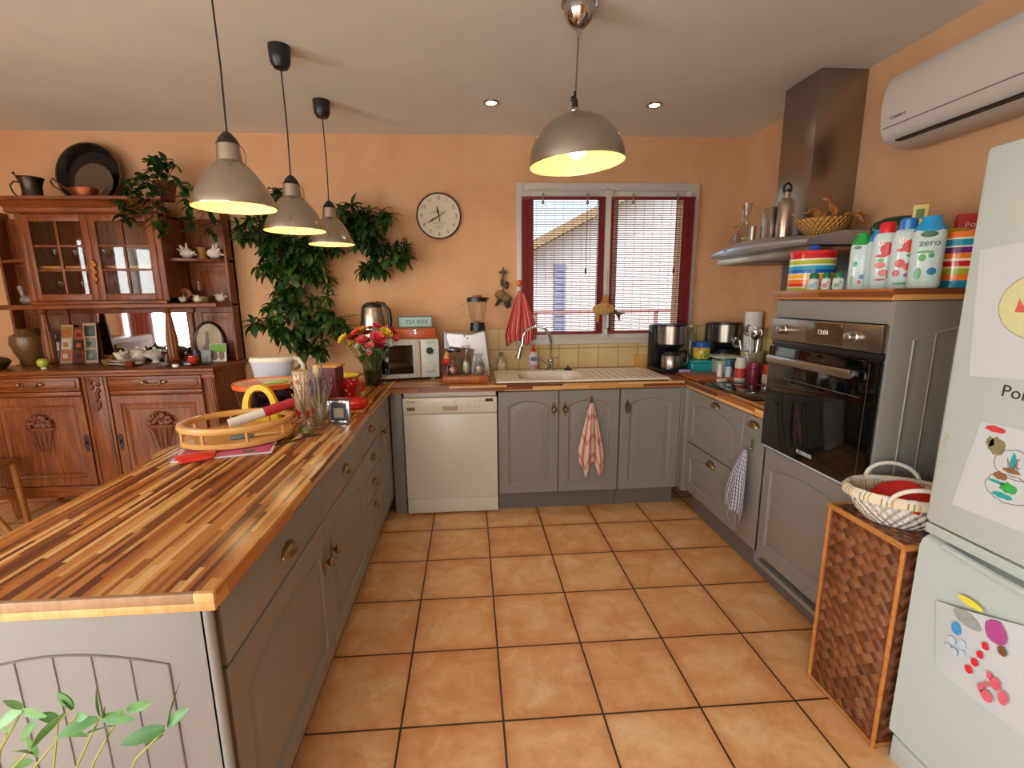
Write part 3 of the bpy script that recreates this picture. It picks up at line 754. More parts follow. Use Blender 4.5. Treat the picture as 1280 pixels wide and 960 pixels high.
# wall ornament
t = thing('hanging_ornament', 'dark carved bird and cross ornament on the wall beside the window', 'ornament', (.515, .80, 1.63))
M_DK = mat('dark_carved_wood', '4a3626', .6, var=.3)
b = B(); b.prism([(-.01, 0), (.01, 0), (.008, .03), (.03, .035), (.03, .05), (.008, .052), (0, .085), (-.008, .052), (-.03, .05), (-.03, .035), (-.008, .03)], -.008, 0, 'xz', M=T(0, 0, -.08)); b.ell((-.01, -.006, -.11), (.012, .008, .03)); b.ell((.022, -.006, -.13), (.018, .012, .03)); part('cross', b, M_DK, t)
b = B(); b.tube([(0, -.006, 0), (0, -.006, -.19)], .004, 6); part('cord', b, M_STEM, t)
b = B(); b.ell((-.02, -.012, -.20), (.042, .02, .035)); b.ell((.02, -.014, -.225), (.038, .018, .028)); part('ball', b, mat('olive_brown_gourd', '7d6440', .5, var=.25), t)
b = B(); b.prism([(-.03, -.21), (-.065, -.275), (-.05, -.28), (0, -.235)], -.02, -.008, 'xz'); b.ell((.028, -.014, -.262), (.022, .012, .035)); b.prism([(.03, -.20), (.065, -.235), (.045, -.245), (.02, -.225)], -.02, -.008, 'xz'); part('tassel', b, mat('dark_tassel', '33262a', .7, var=.3), t)

# towels -----------------------------------------------------------
def towel(b, H, w0, w1, fold, k, seed, thick=.0, jag=.1, asym=0.):
    rr = random.Random(seed); ph = rr.random()*6
    def fn(u, v):
        e = min(1, v*2.2)**.7
        w = w0+(w1-w0)*(min(1, v*1.25)**.8)*(1-.25*max(0, v-.8)*2)
        x = (u-.5)*w+asym*v*w1
        y = -.012-fold*e*(.6+.5*math.sin(u*2*PI*k+ph+v*1.5))-.01*math.sin(PI*u)
        z = -H*v*(1-jag*abs(math.sin(u*PI*1.6+seed)))
        return (x, y, z)
    b.grid(fn, 40, 30)
def towel_thing(name, label, m, loc, rz, H, w0, w1, fold, k, seed, hook_mat, hookb, **kw):
    t = thing(name, label, 'tea towel', loc, rz)
    b = B(); towel(b, H, w0, w1, fold, k, seed, **kw); o = part('cloth', b, m, t)
    sd = o.modifiers.new('thickness', 'SOLIDIFY'); sd.thickness = .0025
    return t
M_TRED = stripe_mat('red_white_stripe_cloth', [(0, 'b81818'), (.42, 'e8d8cc'), (.47, 'b81818'), (.55, 'e8d8cc'), (.60, 'b81818'), (.88, 'd8c8bc'), (.93, 'b81818')], 0, .85, 7, 0, True)
M_TPK = None
def plaid(name, c0, c1, c2, su, sv):
    t = NT(name); x, y, z = t.sep(t.uv())
    a = t.ramp(t.math('FRACT', t.math('MULTIPLY', x, su)), [(0, c0), (.45, c1), (.8, c2)], 'CONSTANT')
    c = t.ramp(t.math('FRACT', t.math('MULTIPLY', y, sv)), [(0, 'ffffff'), (.5, c1), (.72, 'ffffff')], 'CONSTANT')
    t.bsdf(t.mix(.55, a, c, 'MULTIPLY'), .85, 0, .2); return t.m
M_TPK = plaid('pink_cream_check_cloth', 'd8ccb8', 'c8706a', 'cfc0a8', 4, 3)
M_TBL = plaid('blue_white_check_cloth', 'c8c6cc', '4a4a78', 'b8b8c4', 14, 16)
towel_thing('tea_towel', 'red and white striped tea towel hanging left of the window blind', M_TRED, (.640, .776, 1.455), 0, .40, .03, .24, .03, 2.3, 3, None, None, jag=.12)
t = thing('towel_hook', 'orange topped white peg holding the red striped towel', 'hook', (.632, .795, 1.50))
b = B(); b.box(-.012, .012, -.01, 0, -.04, .01, .003); b.tube([(0, -.008, -.03), (0, -.03, -.045), (0, -.032, -.028)], .004, 6); part('hook', b, M_WHITE, t)
b = B(); b.ell((0, -.014, .012), (.020, .014, .026)); part('knob', b, mat('orange_plastic', 'e0602a', .4), t)
towel_thing('tea_towel', 'pink and cream checked tea towel hanging on the sink cabinet door', M_TPK, (1.033, .192, .742), 0, .50, .012, .165, .02, 1.4, 5, None, None, jag=.22)
b = B(); b.box(-.012, .012, -.004, 0, -.025, .02, .002); b.tube([(0, -.004, -.01), (0, -.02, -.024), (0, -.024, -.008)], .003, 6)
single('towel_hook', 'small bronze hook on the sink cabinet door', 'hook', b, M_BRONZE, (1.033, .2095, .76))
towel_thing('tea_towel', 'dark blue and white checked tea towel on the narrow cabinet', M_TBL, (1.640, -.565, .655), -90, .40, .014, .17, .022, 1.7, 8, None, None, jag=.14, asym=-.28)
b = B(); b.box(-.013, .013, -.004, 0, -.03, .03, .002); b.tube([(0, -.004, -.015), (0, -.02, -.03), (0, -.024, -.012)], .003, 6)
single('towel_hook', 'small steel hook on the narrow grey cabinet', 'hook', b, M_STEEL, (1.6595, -.565, .675), -90)

# ================================================================== AIR CONDITIONER
ac = thing('air_conditioner', 'white split air conditioner high on the right wall', 'air conditioner', (XR, -1.0, 2.03))
y0, y1 = -1.52, -.605
def acl(y, k):
    s_ = [(XR-.003, 2.045), (XR-.06, 2.036), (XR-.13, 2.04), (2.105, 2.065), (2.088, 2.09), (2.078, 2.12), (2.072, 2.20), (2.080, 2.27), (2.095, 2.31), (2.11, 2.325), (XR-.003, 2.33)]
    c = (2.19, 2.18); return [(c[0]+(x-c[0])*k if x < XR-.01 else x, y, c[1]+(z-c[1])*k) for x, z in s_]
b = B(); b.loops([acl(y1, .93), acl(y1-.006, .985), acl(y1-.018, 1), acl(y0+.018, 1), acl(y0+.006, .985), acl(y0, .93)], True, True, True); part('housing', b, M_PVC, ac, True)
b = B(); b.box(2.0745, 2.08, y0+.02, y1-.02, 2.112, 2.1145); part('panel_seam', b, mat('grey_seam_line', '8a8078', .5), ac, True)
b = B(); b.box(2.100, 2.13, y0+.06, y1-.07, 2.0525, 2.0595, .0, M=None); part('outlet_slot', b, mat('dark_slot', '1a1614', .5), ac, True)
b = B(); b.text('Comfort', .022, T(2.0725, -.70, 2.145) @ RZ(-90) @ RX(90)); part('lettering', b, mat('grey_print', '77706a', .5), ac, True)

# ================================================================== FRIDGE
fg = thing('fridge_freezer', 'tall white fridge freezer covered with drawings at the right edge', 'fridge', (1.85, -1.9, 0))
b = B(); b.box(1.585, 2.17, -2.205, -1.602, .02, 1.75, .008); part('body', b, M_FRIDGE, fg, True)
b = B(); b.box(1.52, 1.58, -2.205, -1.60, .79, 1.76, .014); part('upper_door', b, M_FRIDGE, fg, True)
b = B(); b.prism([(1.58, .09), (1.534, .09), (1.522, .10), (1.52, .12), (1.52, .715), (1.527, .735), (1.545, .748), (1.58, .752)], -2.205, -1.60, 'xz'); part('lower_door', b, M_FRIDGE, fg, True)
b = B(); b.box(1.528, 1.58, -2.205, -1.60, .758, .786, .002); part('middle_rail', b, M_FRIDGE, fg, True)
b = B(); b.tube([(1.528, -1.66, .742), (1.514, -1.80, .741), (1.510, -1.95, .741), (1.516, -2.1, .741)], .010, 8); part('handle_grip', b, M_FRIDGE, fg, True)
b = B(); b.box(1.53, 1.60, -2.2, -1.605, .0, .085, .004); part('kickplate', b, M_FRIDGE, fg, True)
b = B()
for z, h in ((1.0, .05), (.97, .015), (.845, .010)): b.grid(lambda u, v, z=z, h=h: (1.5194, -1.617-.010*u-.002*math.sin(9*v), z+h*v), 3, 6)
part('dirt_mark', b, mat('brown_scuff', 'b4b2a2', .8, var=.3), fg, True)
def blobp(cy, cz, ry, rz_, n=18, seed=0, irr=.12):
    rr = random.Random(seed); return [(cy+ry*math.cos(a)*(1+irr*rr.uniform(-1, 1)), cz+rz_*math.sin(a)*(1+irr*rr.uniform(-1, 1))) for a in [2*PI*i/n for i in range(n)]]
def fprism(b, pts, x, e=.0006): b.prism(pts, x-e, x, 'yz')
# sheet 1: round yellow face
t = thing('childs_drawing', 'upper white sheet on the fridge with a round yellow face drawing', 'drawing', (1.518, -1.75, 1.36))
b = B(); fprism(b, [(-1.628, 1.518), (-1.654, 1.208), (-1.95, 1.235), (-1.93, 1.545)], 1.5192, .0008); part('sheet', b, mat('white_paper', 'c4c9cc', .8, var=.02), t, True)
b = B(); fprism(b, blobp(-1.782, 1.385, .088, .075, 30, 1, .03), 1.5183); part('yellow_face', b, mat('pale_yellow_crayon', 'cfcc9a', .8, var=.08, vs=60), t, True)
b = B(); b.tube([(1.5176, y, z) for y, z in blobp(-1.782, 1.385, .088, .075, 40, 1, 0)], .0008, 4, closed=True); part('outline', b, mat('pencil_line', '8a8a80', .8), t, True)
b = B(); fprism(b, [(-1.73, 1.37), (-1.735, 1.40), (-1.745, 1.385), (-1.757, 1.40), (-1.762, 1.37)], 1.5176); part('red_shape', b, mat('red_crayon', 'd4605c', .8, var=.15), t, True)
# sheet 2
t = thing('childs_drawing', 'middle white sheet on the fridge, scribbled green and brown shapes', 'drawing', (1.518, -1.76, 1.0))
b = B(); fprism(b, [(-1.701, 1.104), (-1.667, .869), (-1.90, .875), (-1.93, 1.11)], 1.5192, .0008); part('sheet', b, mat('white_paper', 'c4c9cc', .8), t, True)
for col, lst in (('c83c3c', [(-1.735, 1.092, .022, .008)]), ('857c58', [(-1.745, 1.052, .018, .022), (-1.73, 1.06, .010, .012)]), ('8a6238', [(-1.764, .985, .015, .010), (-1.785, 1.005, .02, .006)]),
                 ('3aa84a', [(-1.785, .962, .018, .013)]), ('22a0a0', [(-1.775, .940, .022, .007), (-1.785, 1.03, .006, .018), (-1.76, .968, .018, .004)])):
    b = B()
    for i, (y, z, a, c) in enumerate(lst): fprism(b, blobp(y, z, a, c, 14, i+3, .2), 1.5182)
    part('crayon_patch', b, mat('crayon_'+{'c83c3c': 'red', '857c58': 'olive', '8a6238': 'brown', '3aa84a': 'green', '22a0a0': 'teal'}[col], col, .8, var=.25, vs=90), t, True)
b = B(); b.tube([(1.518, y, z) for y, z in blobp(-1.79, 1.02, .045, .035, 30, 4, .06)], .0008, 4, closed=True); b.tube([(1.518, y, z) for y, z in blobp(-1.785, .96, .05, .035, 30, 9, .06)], .0008, 4, closed=True)
rr = random.Random(3); b.tube([(1.518, -1.77-.02*rr.random()-.0006*i, 1.0+.04*rr.random()) for i in range(26)], .0006, 4); part('outline', b, mat('brown_pencil_line', '705848', .8), t, True)
# sheet 3
t = thing('childs_drawing', 'curled lower sheet on the freezer door with red hearts and a blue flower', 'drawing', (1.518, -1.78, .52))
b = B()
def sh3(u, v):
    y = -1.674-.30*u-.03*v; z = (.592+.11*u)*(1-v)+(.406+.0*u)*v
    return (1.5185-.004-.010*math.sin(PI*u*1.3)*(1-v)-.002*math.sin(7*u), y, z)
b.grid(sh3, 20, 14); o = part('sheet', b, mat('white_paper', 'c4c9cc', .8), t, True)
def on3(y, z): return 1.5035
for nm, col, lst in (('hearts', 'd8202c', [(-1.815+.0, .565, .008, .010), (-1.808, .535, .008, .010), (-1.80, .507, .009, .010), (-1.79, .478, .010, .010)]),
    ('pink_petals', 'dc6070', [(-1.835, .50, .006, .010), (-1.85, .49, .012, .016), (-1.832, .472, .006, .008), (-1.822, .455, .007, .010), (-1.838, .445, .014, .014), (-1.87, .47, .010, .018)]),
    ('blue_blot', '3c94d0', [(-1.745, .560, .012, .018)]), ('grey_leaf', '9a9e9c', [(-1.765, .602, .034, .020)]),
    ('yellow_strip', 'e4d848', [(-1.765, .648, .030, .010)]), ('purple_kite', 'b04890', [(-1.83, .615, .024, .030)]), ('brown_tip', '7a5230', [(-1.85, .580, .010, .012)]), ('pale_blue_flower', 'bccbd8', [(-1.74, .52, .010, .012), (-1.765, .53, .010, .012), (-1.75, .495, .009, .012), (-1.77, .505, .008, .010), (-1.735, .497, .008, .009)])):
    b = B()
    for i, (y, z, a, c) in enumerate(lst): fprism(b, blobp(y, z, a, c, 14, i+11, .1), on3(y, z)+.0, .0008)
    part(nm, b, mat('crayon_'+nm, col, .8, var=.2, vs=90), t, True)
b = B(); b.text('Portrait', .040, T(1.5192, -1.795, 1.183) @ RZ(-90) @ RX(90) @ RZ(-3), .0003)
single('magnetic_lettering', 'dark handwritten style word below the yellow face drawing', 'lettering', b, mat('dark_print', '3a2a20', .5))

# ================================================================== WICKER CHEST
def weave_mat():
    t = NT('woven_brown_raffia'); x, y, z = t.sep(t.world())
    h = t.math('ADD', x, y); s_ = 1/.042
    nz = t.sep(t.n('ShaderNodeNewGeometry').outputs['Normal'])[2]
    up = t.math('GREATER_THAN', t.math('ABSOLUTE', nz), .6)
    w_ = t.math('ADD', t.math('MULTIPLY', z, t.math('SUBTRACT', 1, up)), t.math('MULTIPLY', t.math('SUBTRACT', x, y), up))
    u = t.math('MULTIPLY', t.math('ADD', h, w_), s_); v = t.math('MULTIPLY', t.math('SUBTRACT', h, w_), s_)
    fu, fv = t.math('FRACT', u), t.math('FRACT', v)
    par = t.math('MODULO', t.math('ABSOLUTE', t.math('ADD', t.math('FLOOR', u), t.math('FLOOR', v))), 2)
    su = t.math('SINE', t.math('MULTIPLY', fu, PI)); sv = t.math('SINE', t.math('MULTIPLY', fv, PI))
    hgt = t.math('ADD', t.math('MULTIPLY', su, par), t.math('MULTIPLY', sv, t.math('SUBTRACT', 1, par)))
    w = t.white(t.math('FLOOR', u), t.math('FLOOR', v)); n = t.noise(t.world(), 70, 3)
    c = t.ramp(t.math('ADD', t.math('ADD', t.math('MULTIPLY', w, .45), t.math('MULTIPLY', n, .4)), t.math('MULTIPLY', par, .15)), [(.15, '56301c'), (.5, '7c482c'), (.85, '986442')])
    t.bsdf(c, .45, 0, .45, hgt, .8, .006); return t.m
M_WEAVE = weave_mat(); M_CANE = wood('honey_cane', '9a5a28', 'b87438', 'cc9050', .4, (20, 20, 20))
ch = thing('wicker_chest', 'brown woven laundry chest with cane edging beside the fridge', 'chest', (1.72, -1.42, 0))
cx0, cx1, cy0, cy1, ctz = 1.505, 1.98, -1.572, -1.285, .70
b = B(); b.box(cx0+.005, cx1-.005, cy0+.005, cy1-.005, .01, ctz-.02, .003); part('body', b, M_WEAVE, ch, True)
b = B(); b.box(cx0, cx1, cy0, cy1, ctz-.02, ctz-.004, .003); part('lid', b, M_WEAVE, ch, True)
b = B()
for x in (cx0, cx1):
    for y in (cy0, cy1): b.cyl((x, y, 0), (x, y, ctz-.012), .007, n=10)
for x in (cx0, cx1): b.cyl((x, cy0, .012), (x, cy1, .012), .006, n=10)
for y in (cy0, cy1): b.cyl((cx0, y, .012), (cx1, y, .012), .006, n=10)
b.tube([(cx0-.002, cy0-.002, ctz-.010), (cx1, cy0-.002, ctz-.010), (cx1, cy1, ctz-.010), (cx0-.002, cy1, ctz-.010)], .010, 8, closed=True)
part('cane_edging', b, M_CANE, ch, True)
# bread basket
bk = thing('bread_basket', 'white wicker basket with striped lining on the woven chest', 'basket', (1.628, -1.428, .697), 0)
def wick(name, col):
    t = NT(name); x, y, z = t.sep(t.uv())
    a = t.math('SINE', t.math('MULTIPLY', x, 2*PI*30)); c = t.math('SINE', t.math('MULTIPLY', y, 2*PI*9))
    s1 = t.math('MULTIPLY', a, c); n = t.noise(t.obj(), 60, 3)
    t.bsdf(t.mix(n, scale_c(lin(col), .8), lin(col)), .6, 0, .3, s1, .9, .006); return t.m
M_WICKW = wick('white_wicker', 'e6dfd4'); M_WICKB = wick('golden_straw', 'c8924a')
SX, SY = 1.0, .70
b = B(); b.lathe([(.0001, .002), (.095, .0), (.10, .004), (.125, .03), (.145, .065), (.155, .10), (.150, .10), (.140, .065), (.118, .03), (.095, .010), (.0001, .010)], sx=SX, sy=SY, n=64, M=RZ(-25)); part('basket_wall', b, M_WICKW, bk)
b = B(); b.tube([RZ(-25) @ Vector((.153*SX*math.cos(a), .153*SY*math.sin(a), .102+.003*math.sin(14*a))) for a in [i*PI/36 for i in range(72)]], .0085, 8, closed=True); part('braided_rim', b, M_WICKW, bk)
M_LIN = stripe_mat('cream_lining_with_stripes', [(0, 'ddd2b4'), (.5, 'a86a50'), (.56, 'ddd2b4'), (.72, '6f8a50'), (.78, 'ddd2b4'), (.9, 'c8a870')], 0, .85, 16, 0, True)
b = B(); b.lathe([(.095, .012), (.118, .034), (.138, .068), (.146, .104), (.157, .112), (.168, .098), (.166, .082)], sx=SX, sy=SY, n=64, M=RZ(-25), cap=False); part('lining', b, M_LIN, bk)
b = B()
for s_ in (1, -1): b.tube([RZ(-25) @ Vector(((.075*math.cos(a)), s_*(.107+.02*math.sin(a)), .098+.055*math.sin(a))) for a in [i*PI/14 for i in range(15)]], .0065, 8)
part('handle', b, M_WICKW, bk)
b = B()
b.grid(lambda u, v: ((u-.5)*.20, (v-.5)*.15, .075+.055*(1-abs(2*u-1))*(1-.5*abs(2*v-1))+.006*math.sin(9*u+5*v)), 16, 12, M=RZ(20))
o = single('napkin', 'red cloth napkin folded inside the white basket', 'napkin', b, mat('red_cloth', 'c42018', .8, var=.1), (1.645, -1.425, .697)); sd = o.modifiers.new('t', 'SOLIDIFY'); sd.thickness = .008
# ================================================================== SIDEBOARD DRESSER
HX, HY = -2.105, .36
dr_ = thing('dresser', 'large carved reddish oak dresser with glazed doors against the back wall', 'dresser', (HX, .59, 0))
x0, x1 = -2.84, -1.37
b = B(); b.box(x0+.012, x1-.012, HY+.022, .80, .16, .965); part('carcass', b, M_OAK, dr_, True)
b = B(); b.box(x0-.008, x1+.012, HY-.03, .812, .972, 1.0, .010); b.box(x0, x1+.002, HY-.015, .81, .955, .973, .005); part('counter_top', b, M_OAKH, dr_, True)
b = B(); b.box(x0+.004, x1-.004, HY, HY+.03, .16, .235, .006); b.box(x0+.01, x1-.01, HY+.012, .80, .155, .175); part('base_rail', b, M_OAKH, dr_, True)
for fx in (x0+.08, x1-.08):
    for fy in (HY+.06, .74):
        b = B(); b.lathe([(.018, 0), (.026, .03), (.032, .08), (.030, .12), (.044, .16)], (fx, fy, 0), 18); part('foot', b, M_OAK, dr_, True)
# mid stile with carving
def rosette(b, cx, z0, z1, y, seed, w=.028):
    rr = random.Random(seed)
    for i in range(16):
        z = z1-(z1-z0)*i/15; w_ = w*(1-.5*i/15); b.ell((cx+rr.uniform(-w_, w_), y, z), (.012*rr.uniform(.6, 1.2), .007, .015*rr.uniform(.6, 1.2)), 10, 6)
b = B(); b.box(HX-.075, HX+.075, HY+.002, HY+.03, .235, .955, .004); b.box(HX-.058, HX-.052, HY-.003, HY+.004, .24, .95); b.box(HX+.052, HX+.058, HY-.003, HY+.004, .24, .95); st = part('middle_stile', b, M_OAK, dr_, True)
M_CARV = mat('dark_carved_oak', '5c2e18', .45, var=.3, vs=40)
b = B(); rosette(b, HX, .74, .93, HY-.002, 4); b.box(HX-.035, HX+.035, HY-.004, HY+.003, .925, .945, .003); part('carving', b, M_CARV, st, True)
# fluted corner columns
def fluted(b, cx, cy, z0, z1, r0, r1, nf=12, n=72, rows=10):
    pts = []
    L = []
    for j in range(rows+1):
        v = j/rows; z = z0+(z1-z0)*v; r = r0+(r1-r0)*v
        L.append([(cx+r*(1-.09*abs(math.sin(nf*PI*i/n)))*math.cos(2*PI*i/n), cy+r*(1-.09*abs(math.sin(nf*PI*i/n)))*math.sin(2*PI*i/n), z) for i in range(n)])
    b.loops(L, True, True, True)
for cx in (x0+.04, x1-.04):
    b = B(); fluted(b, cx, HY+.035, .24, .94, .034, .034, 20); b.box(cx-.042, cx+.042, HY-.004, HY+.07, .925, .957, .006); b.box(cx-.042, cx+.042, HY-.004, HY+.07, .16, .245, .006); part('corner_column', b, M_OAK, dr_, True)
# drawers, doors
for s_, dx0, dx1, lab in ((1, HX+.085, x1-.085, ''), (-1, x0+.085, HX-.085, '')):
    b = B(); b.box(dx0, dx1, HY-.004, HY+.02, .865, .952, .005); b.box(dx0+.02, dx1-.02, HY-.012, HY-.002, .885, .935, .006); d = part('drawer', b, M_OAKH, dr_, True)
    c = (dx0+dx1)/2; b = B()
    for k in (-1, 1): b.lathe([(.016, 0), (.014, .006), (.006, .012), (.005, .02)], M=T(c+k*.05, HY-.012, .912) @ RX(90), n=14)
    b.tube([(c-.052, HY-.030, .912), (c-.035, HY-.034, .902), (c, HY-.036, .906), (c+.035, HY-.034, .902), (c+.052, HY-.030, .912)], .005, 8)
    for k in (-1, 1): b.ell((c+k*.066, HY-.026, .915), (.014, .005, .012), 10, 6)
    part('handle', b, M_BRONZE, d, True)
    b = B(); b.box(dx0, dx1, HY-.003, HY+.02, .835, .862, .004); part('moulding', b, M_OAKH, dr_, True)
    b = B()
    # door: frame and sunk panel
    L = []
    def lp2(ins, y): L.append([(dx0+ins, y, .24+ins), (dx1-ins, y, .24+ins), (dx1-ins, y, .83-ins), (dx0+ins, y, .83-ins)])
    for ins, y in ((0, HY+.02), (0, HY+.002), (.003, HY), (.052, HY), (.056, HY+.007), (.070, HY+.011), (.088, HY+.004), (.092, HY+.008)): lp2(ins, y)
    b.loops(L, True, True, True); dd = part('door', b, M_OAK, dr_, True, ang=25)
    b = B(); cx = c-.0; cz = .60
    b.lathe([(.020, -.17), (.040, -.10), (.070, -.01), (.088, 0), (.088, .012), (.07, .016)], (cx, HY+.006, cz+.02), 28, sy=.26)
    for i in range(5): b.tube([(cx-.07+.035*i, HY-.012, cz+.01), (cx-.045+.022*i, HY-.010, cz-.12)], .003, 5)
    rr = random.Random(20+s_)
    for i in range(36):
        a = rr.uniform(-.075, .075); h = rr.uniform(0, .085)*(1-abs(a)/.12)
        b.ell((cx+a, HY-.004-rr.uniform(0, .01), cz+.04+h), (.017*rr.uniform(.6, 1.1), .010, .017*rr.uniform(.6, 1.1)), 10, 6)
    for k in range(9):
        a = PI*(k+.5)/9; b.tube([(cx+.03*math.cos(a), HY-.002, cz+.06), (cx+.085*math.cos(a), HY-.008, cz+.045+.085*math.sin(a))], [.006, .003], 6)
    part('carved_basket', b, mat('carved_oak_relief', '6e3a20', .45, var=.25, vs=30), dd, True)
    lx = HX+.105 if s_ == 1 else HX-.105
    b = B(); b.prism([(lx-.014, .50), (lx+.014, .50), (lx+.014, .57), (lx, .585), (lx-.014, .57)], HY-.003, HY+.001, 'xz'); b.prism([(lx-.010, .47), (lx+.010, .47), (lx+.010, .50), (lx-.010, .50)], HY-.003, HY+.001, 'xz'); b.cyl((lx, HY, .53), (lx, HY-.012, .53), .005, n=10); b.box(lx-.003, lx+.003, HY-.016, HY-.01, .518, .542, .001)
    part('lock_plate', b, mat('dark_iron', '3a3230', .4, .8), dd, True)
# ---- upper part
ux0, ux1, UY, UB = -2.505, -1.675, .51, .80
b = B()
b.box(ux0, ux0+.022, UY+.022, UB, 1.42, 1.955); b.box(ux1-.022, ux1, UY+.022, UB, 1.42, 1.955)
b.box(ux0, ux1, UY+.022, UB, 1.42, 1.44); b.box(ux0, ux1, UY+.022, UB, 1.945, 1.965); b.box(ux0, ux1, UB-.012, UB, 1.42, 1.96)
b.box(ux0-.008, ux0+.03, UY-.002, UY+.024, 1.42, 1.955, .005); b.box(ux1-.03, ux1+.008, UY-.002, UY+.024, 1.42, 1.955, .005)
part('upper_cabinet', b, M_OAK, dr_, True)
b = B(); b.box(x0+.06, x1-.0, UY-.02, UB, 1.372, 1.402, .008); b.box(ux0, ux1, UY-.012, UY+.02, 1.402, 1.422, .005); part('ledge', b, M_OAKH, dr_, True)
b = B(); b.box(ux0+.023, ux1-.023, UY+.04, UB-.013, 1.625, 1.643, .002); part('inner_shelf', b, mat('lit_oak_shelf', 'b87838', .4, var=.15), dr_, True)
b = B()
prof = [(UY-.0, 1.955), (UY-.012, 1.965), (UY-.012, 1.985), (UY-.035, 2.005), (UY-.045, 2.02), (UY-.065, 2.028), (UY-.065, 2.045), (UB, 2.045), (UB, 1.955)]
L = []
for k, x in ((0, ux0-.045), (1, ux1+.045)): L.append([(x+( (.51-p[0])*(-.5) if k == 0 else (.51-p[0])*.5), p[0], p[1]) for p in prof])
b.loops(L, True, True, True); part('cornice', b, M_OAKH, dr_, True, ang=25)
mid = (ux0+ux1)/2
for k, (a, c) in enumerate(((ux0+.03, mid-.001), (mid+.001, ux1-.03))):
    b = B(); z0, z1 = 1.425, 1.95; w = .042
    b.box(a, a+w, UY-.004, UY+.018, z0, z1, .004); b.box(c-w, c, UY-.004, UY+.018, z0, z1, .004); b.box(a+w, c-w, UY-.003, UY+.017, z0, z0+w, .003); b.box(a+w, c-w, UY-.003, UY+.017, z1-w, z1, .003)
    m = (a+c)/2; b.box(m-.008, m+.008, UY-.001, UY+.014, z0+w, z1-w, .003)
    for j in (1, 2): z = z0+w+(z1-z0-2*w)*j/3; b.box(a+w, c-w, UY-.0005, UY+.0135, z-.007, z+.007, .003)
    d = part('glazed_door', b, M_OAK, dr_, True)
    b = B(); b.box(a+w-.004, c-w+.004, UY+.006, UY+.009, z0+w-.004, z1-w+.004); part('pane', b, M_GLASS, d, True)
b = B(); 
for i in range(9): b.ell((mid+.008*math.sin(i*2.1), UY-.012, 1.66-.015*i), (.016-.001*i, .009, .014), 10, 6)
part('carved_knob', b, mat('gilded_oak_carving', 'b07430', .35, .2, var=.3, vs=50), dr_, True)
# turned fluted columns
for cx in (ux0+.03, ux1-.03):
    b = B(); cy = UY+.03
    b.lathe([(.030, 1.0), (.030, 1.012), (.022, 1.018), (.036, 1.03), (.026, 1.045)], (cx, cy, 0), 24)
    fluted(b, cx, cy, 1.045, 1.16, .030, .036, 12); fluted(b, cx, cy, 1.16, 1.335, .036, .016, 12)
    b.lathe([(.016, 1.335), (.022, 1.342), (.015, 1.35), (.024, 1.36), (.028, 1.373)], (cx, cy, 0), 24); part('turned_column', b, M_OAK, dr_, True)
# back of the niche: frame, mirror, side panels
b = B(); b.box(x0+.02, x1-.0, .798, .812, 1.0, 1.955); b.box(ux0, ux1, .78, .80, 1.0, 1.045, .003); b.box(ux0, ux1, .78, .80, 1.335, 1.373, .003); b.box(-2.375, -2.335, .78, .80, 1.045, 1.335, .003); b.box(-1.73, -1.69, .78, .80, 1.045, 1.335, .003); part('niche_back', b, M_OAK, dr_, True)
b = B(); b.box(-2.340, -1.722, .788, .794, 1.043, 1.337); part('mirror', b, mat('silvered_mirror', 'cfd2d4', .03, 1., var=.0), dr_, True)
def rpanel(b, a, c, z0, z1, y):
    L = []
    for ins, yy in ((0, y+.012), (0, y), (.035, y), (.040, y+.006), (.055, y+.006), (.075, y-.001)): L.append([(a+ins, yy, z0+ins), (c-ins, yy, z0+ins), (c-ins, yy, z1-ins), (a+ins, yy, z1-ins)])
    b.loops(L, True, True, True)
for a, c in ((ux1+.012, x1), (x0+.02, ux0-.012)):
    for z0, z1 in ((1.01, 1.37), (1.405, 1.685), (1.705, 1.96)): b = B(); rpanel(b, a, c, z0, z1, .786); part('back_panel', b, M_OAK, dr_, True, ang=25)
b = B(); b.box(x1-.016, x1, .70, .812, 1.0, 2.0, .003); part('side_board', b, M_OAK, dr_, True)
b = B(); b.box(x0+.02, x0+.036, .70, .812, 1.0, 2.0, .003); part('side_board', b, M_OAK, dr_, True)
for sgn, xa, xb in ((1, ux1+.006, x1), (-1, ux0-.006, x0+.02)):
    for z in (1.688,):
        b = B(); pts = [(xa, .80), (xa, .57)]+[(xa+(xb-xa)*t_, .57+.15*t_**2.2) for t_ in [i/10 for i in range(1, 11)]]+[(xb, .80)]
        if sgn < 0: pts = pts[::-1]
        b.prism(pts, z-.016, z, 'xy'); part('side_shelf', b, M_OAKH, dr_, True)

# ================================================================== THINGS ON AND IN THE DRESSER
def lathe_thing(name, label, cat, prof, m, loc, n=28, group=None, rz=0, **kw):
    b = B(); b.lathe(prof, n=n, **kw); return single(name, label, cat, b, m, loc, rz, group)
# pewter jug
t = thing('pewter_jug', 'dark pewter jug with curved handle on top of the dresser', 'jug', (-2.425, .57, 2.0455))
M_PEW = mat('dark_pewter', '4c443c', .32, .85, var=.25)
b = B(); b.lathe([(.0001, 0), (.056, 0), (.056, .01), (.050, .04), (.052, .085), (.066, .125), (.068, .128), (.062, .124), (.048, .085), (.046, .04), (.046, .012), (.0001, .012)], n=36); part('body', b, M_PEW, t)
b = B(); b.tube([(-.05, -.0, .10), (-.10, 0, .108), (-.125, 0, .085), (-.115, 0, .045), (-.085, 0, .010)], .005, 8); b.tube([(-.055, 0, .115), (-.08, 0, .135), (-.09, 0, .152)], .004, 6); b.ell((-.092, 0, .156), .008); part('handle', b, M_PEW, t)
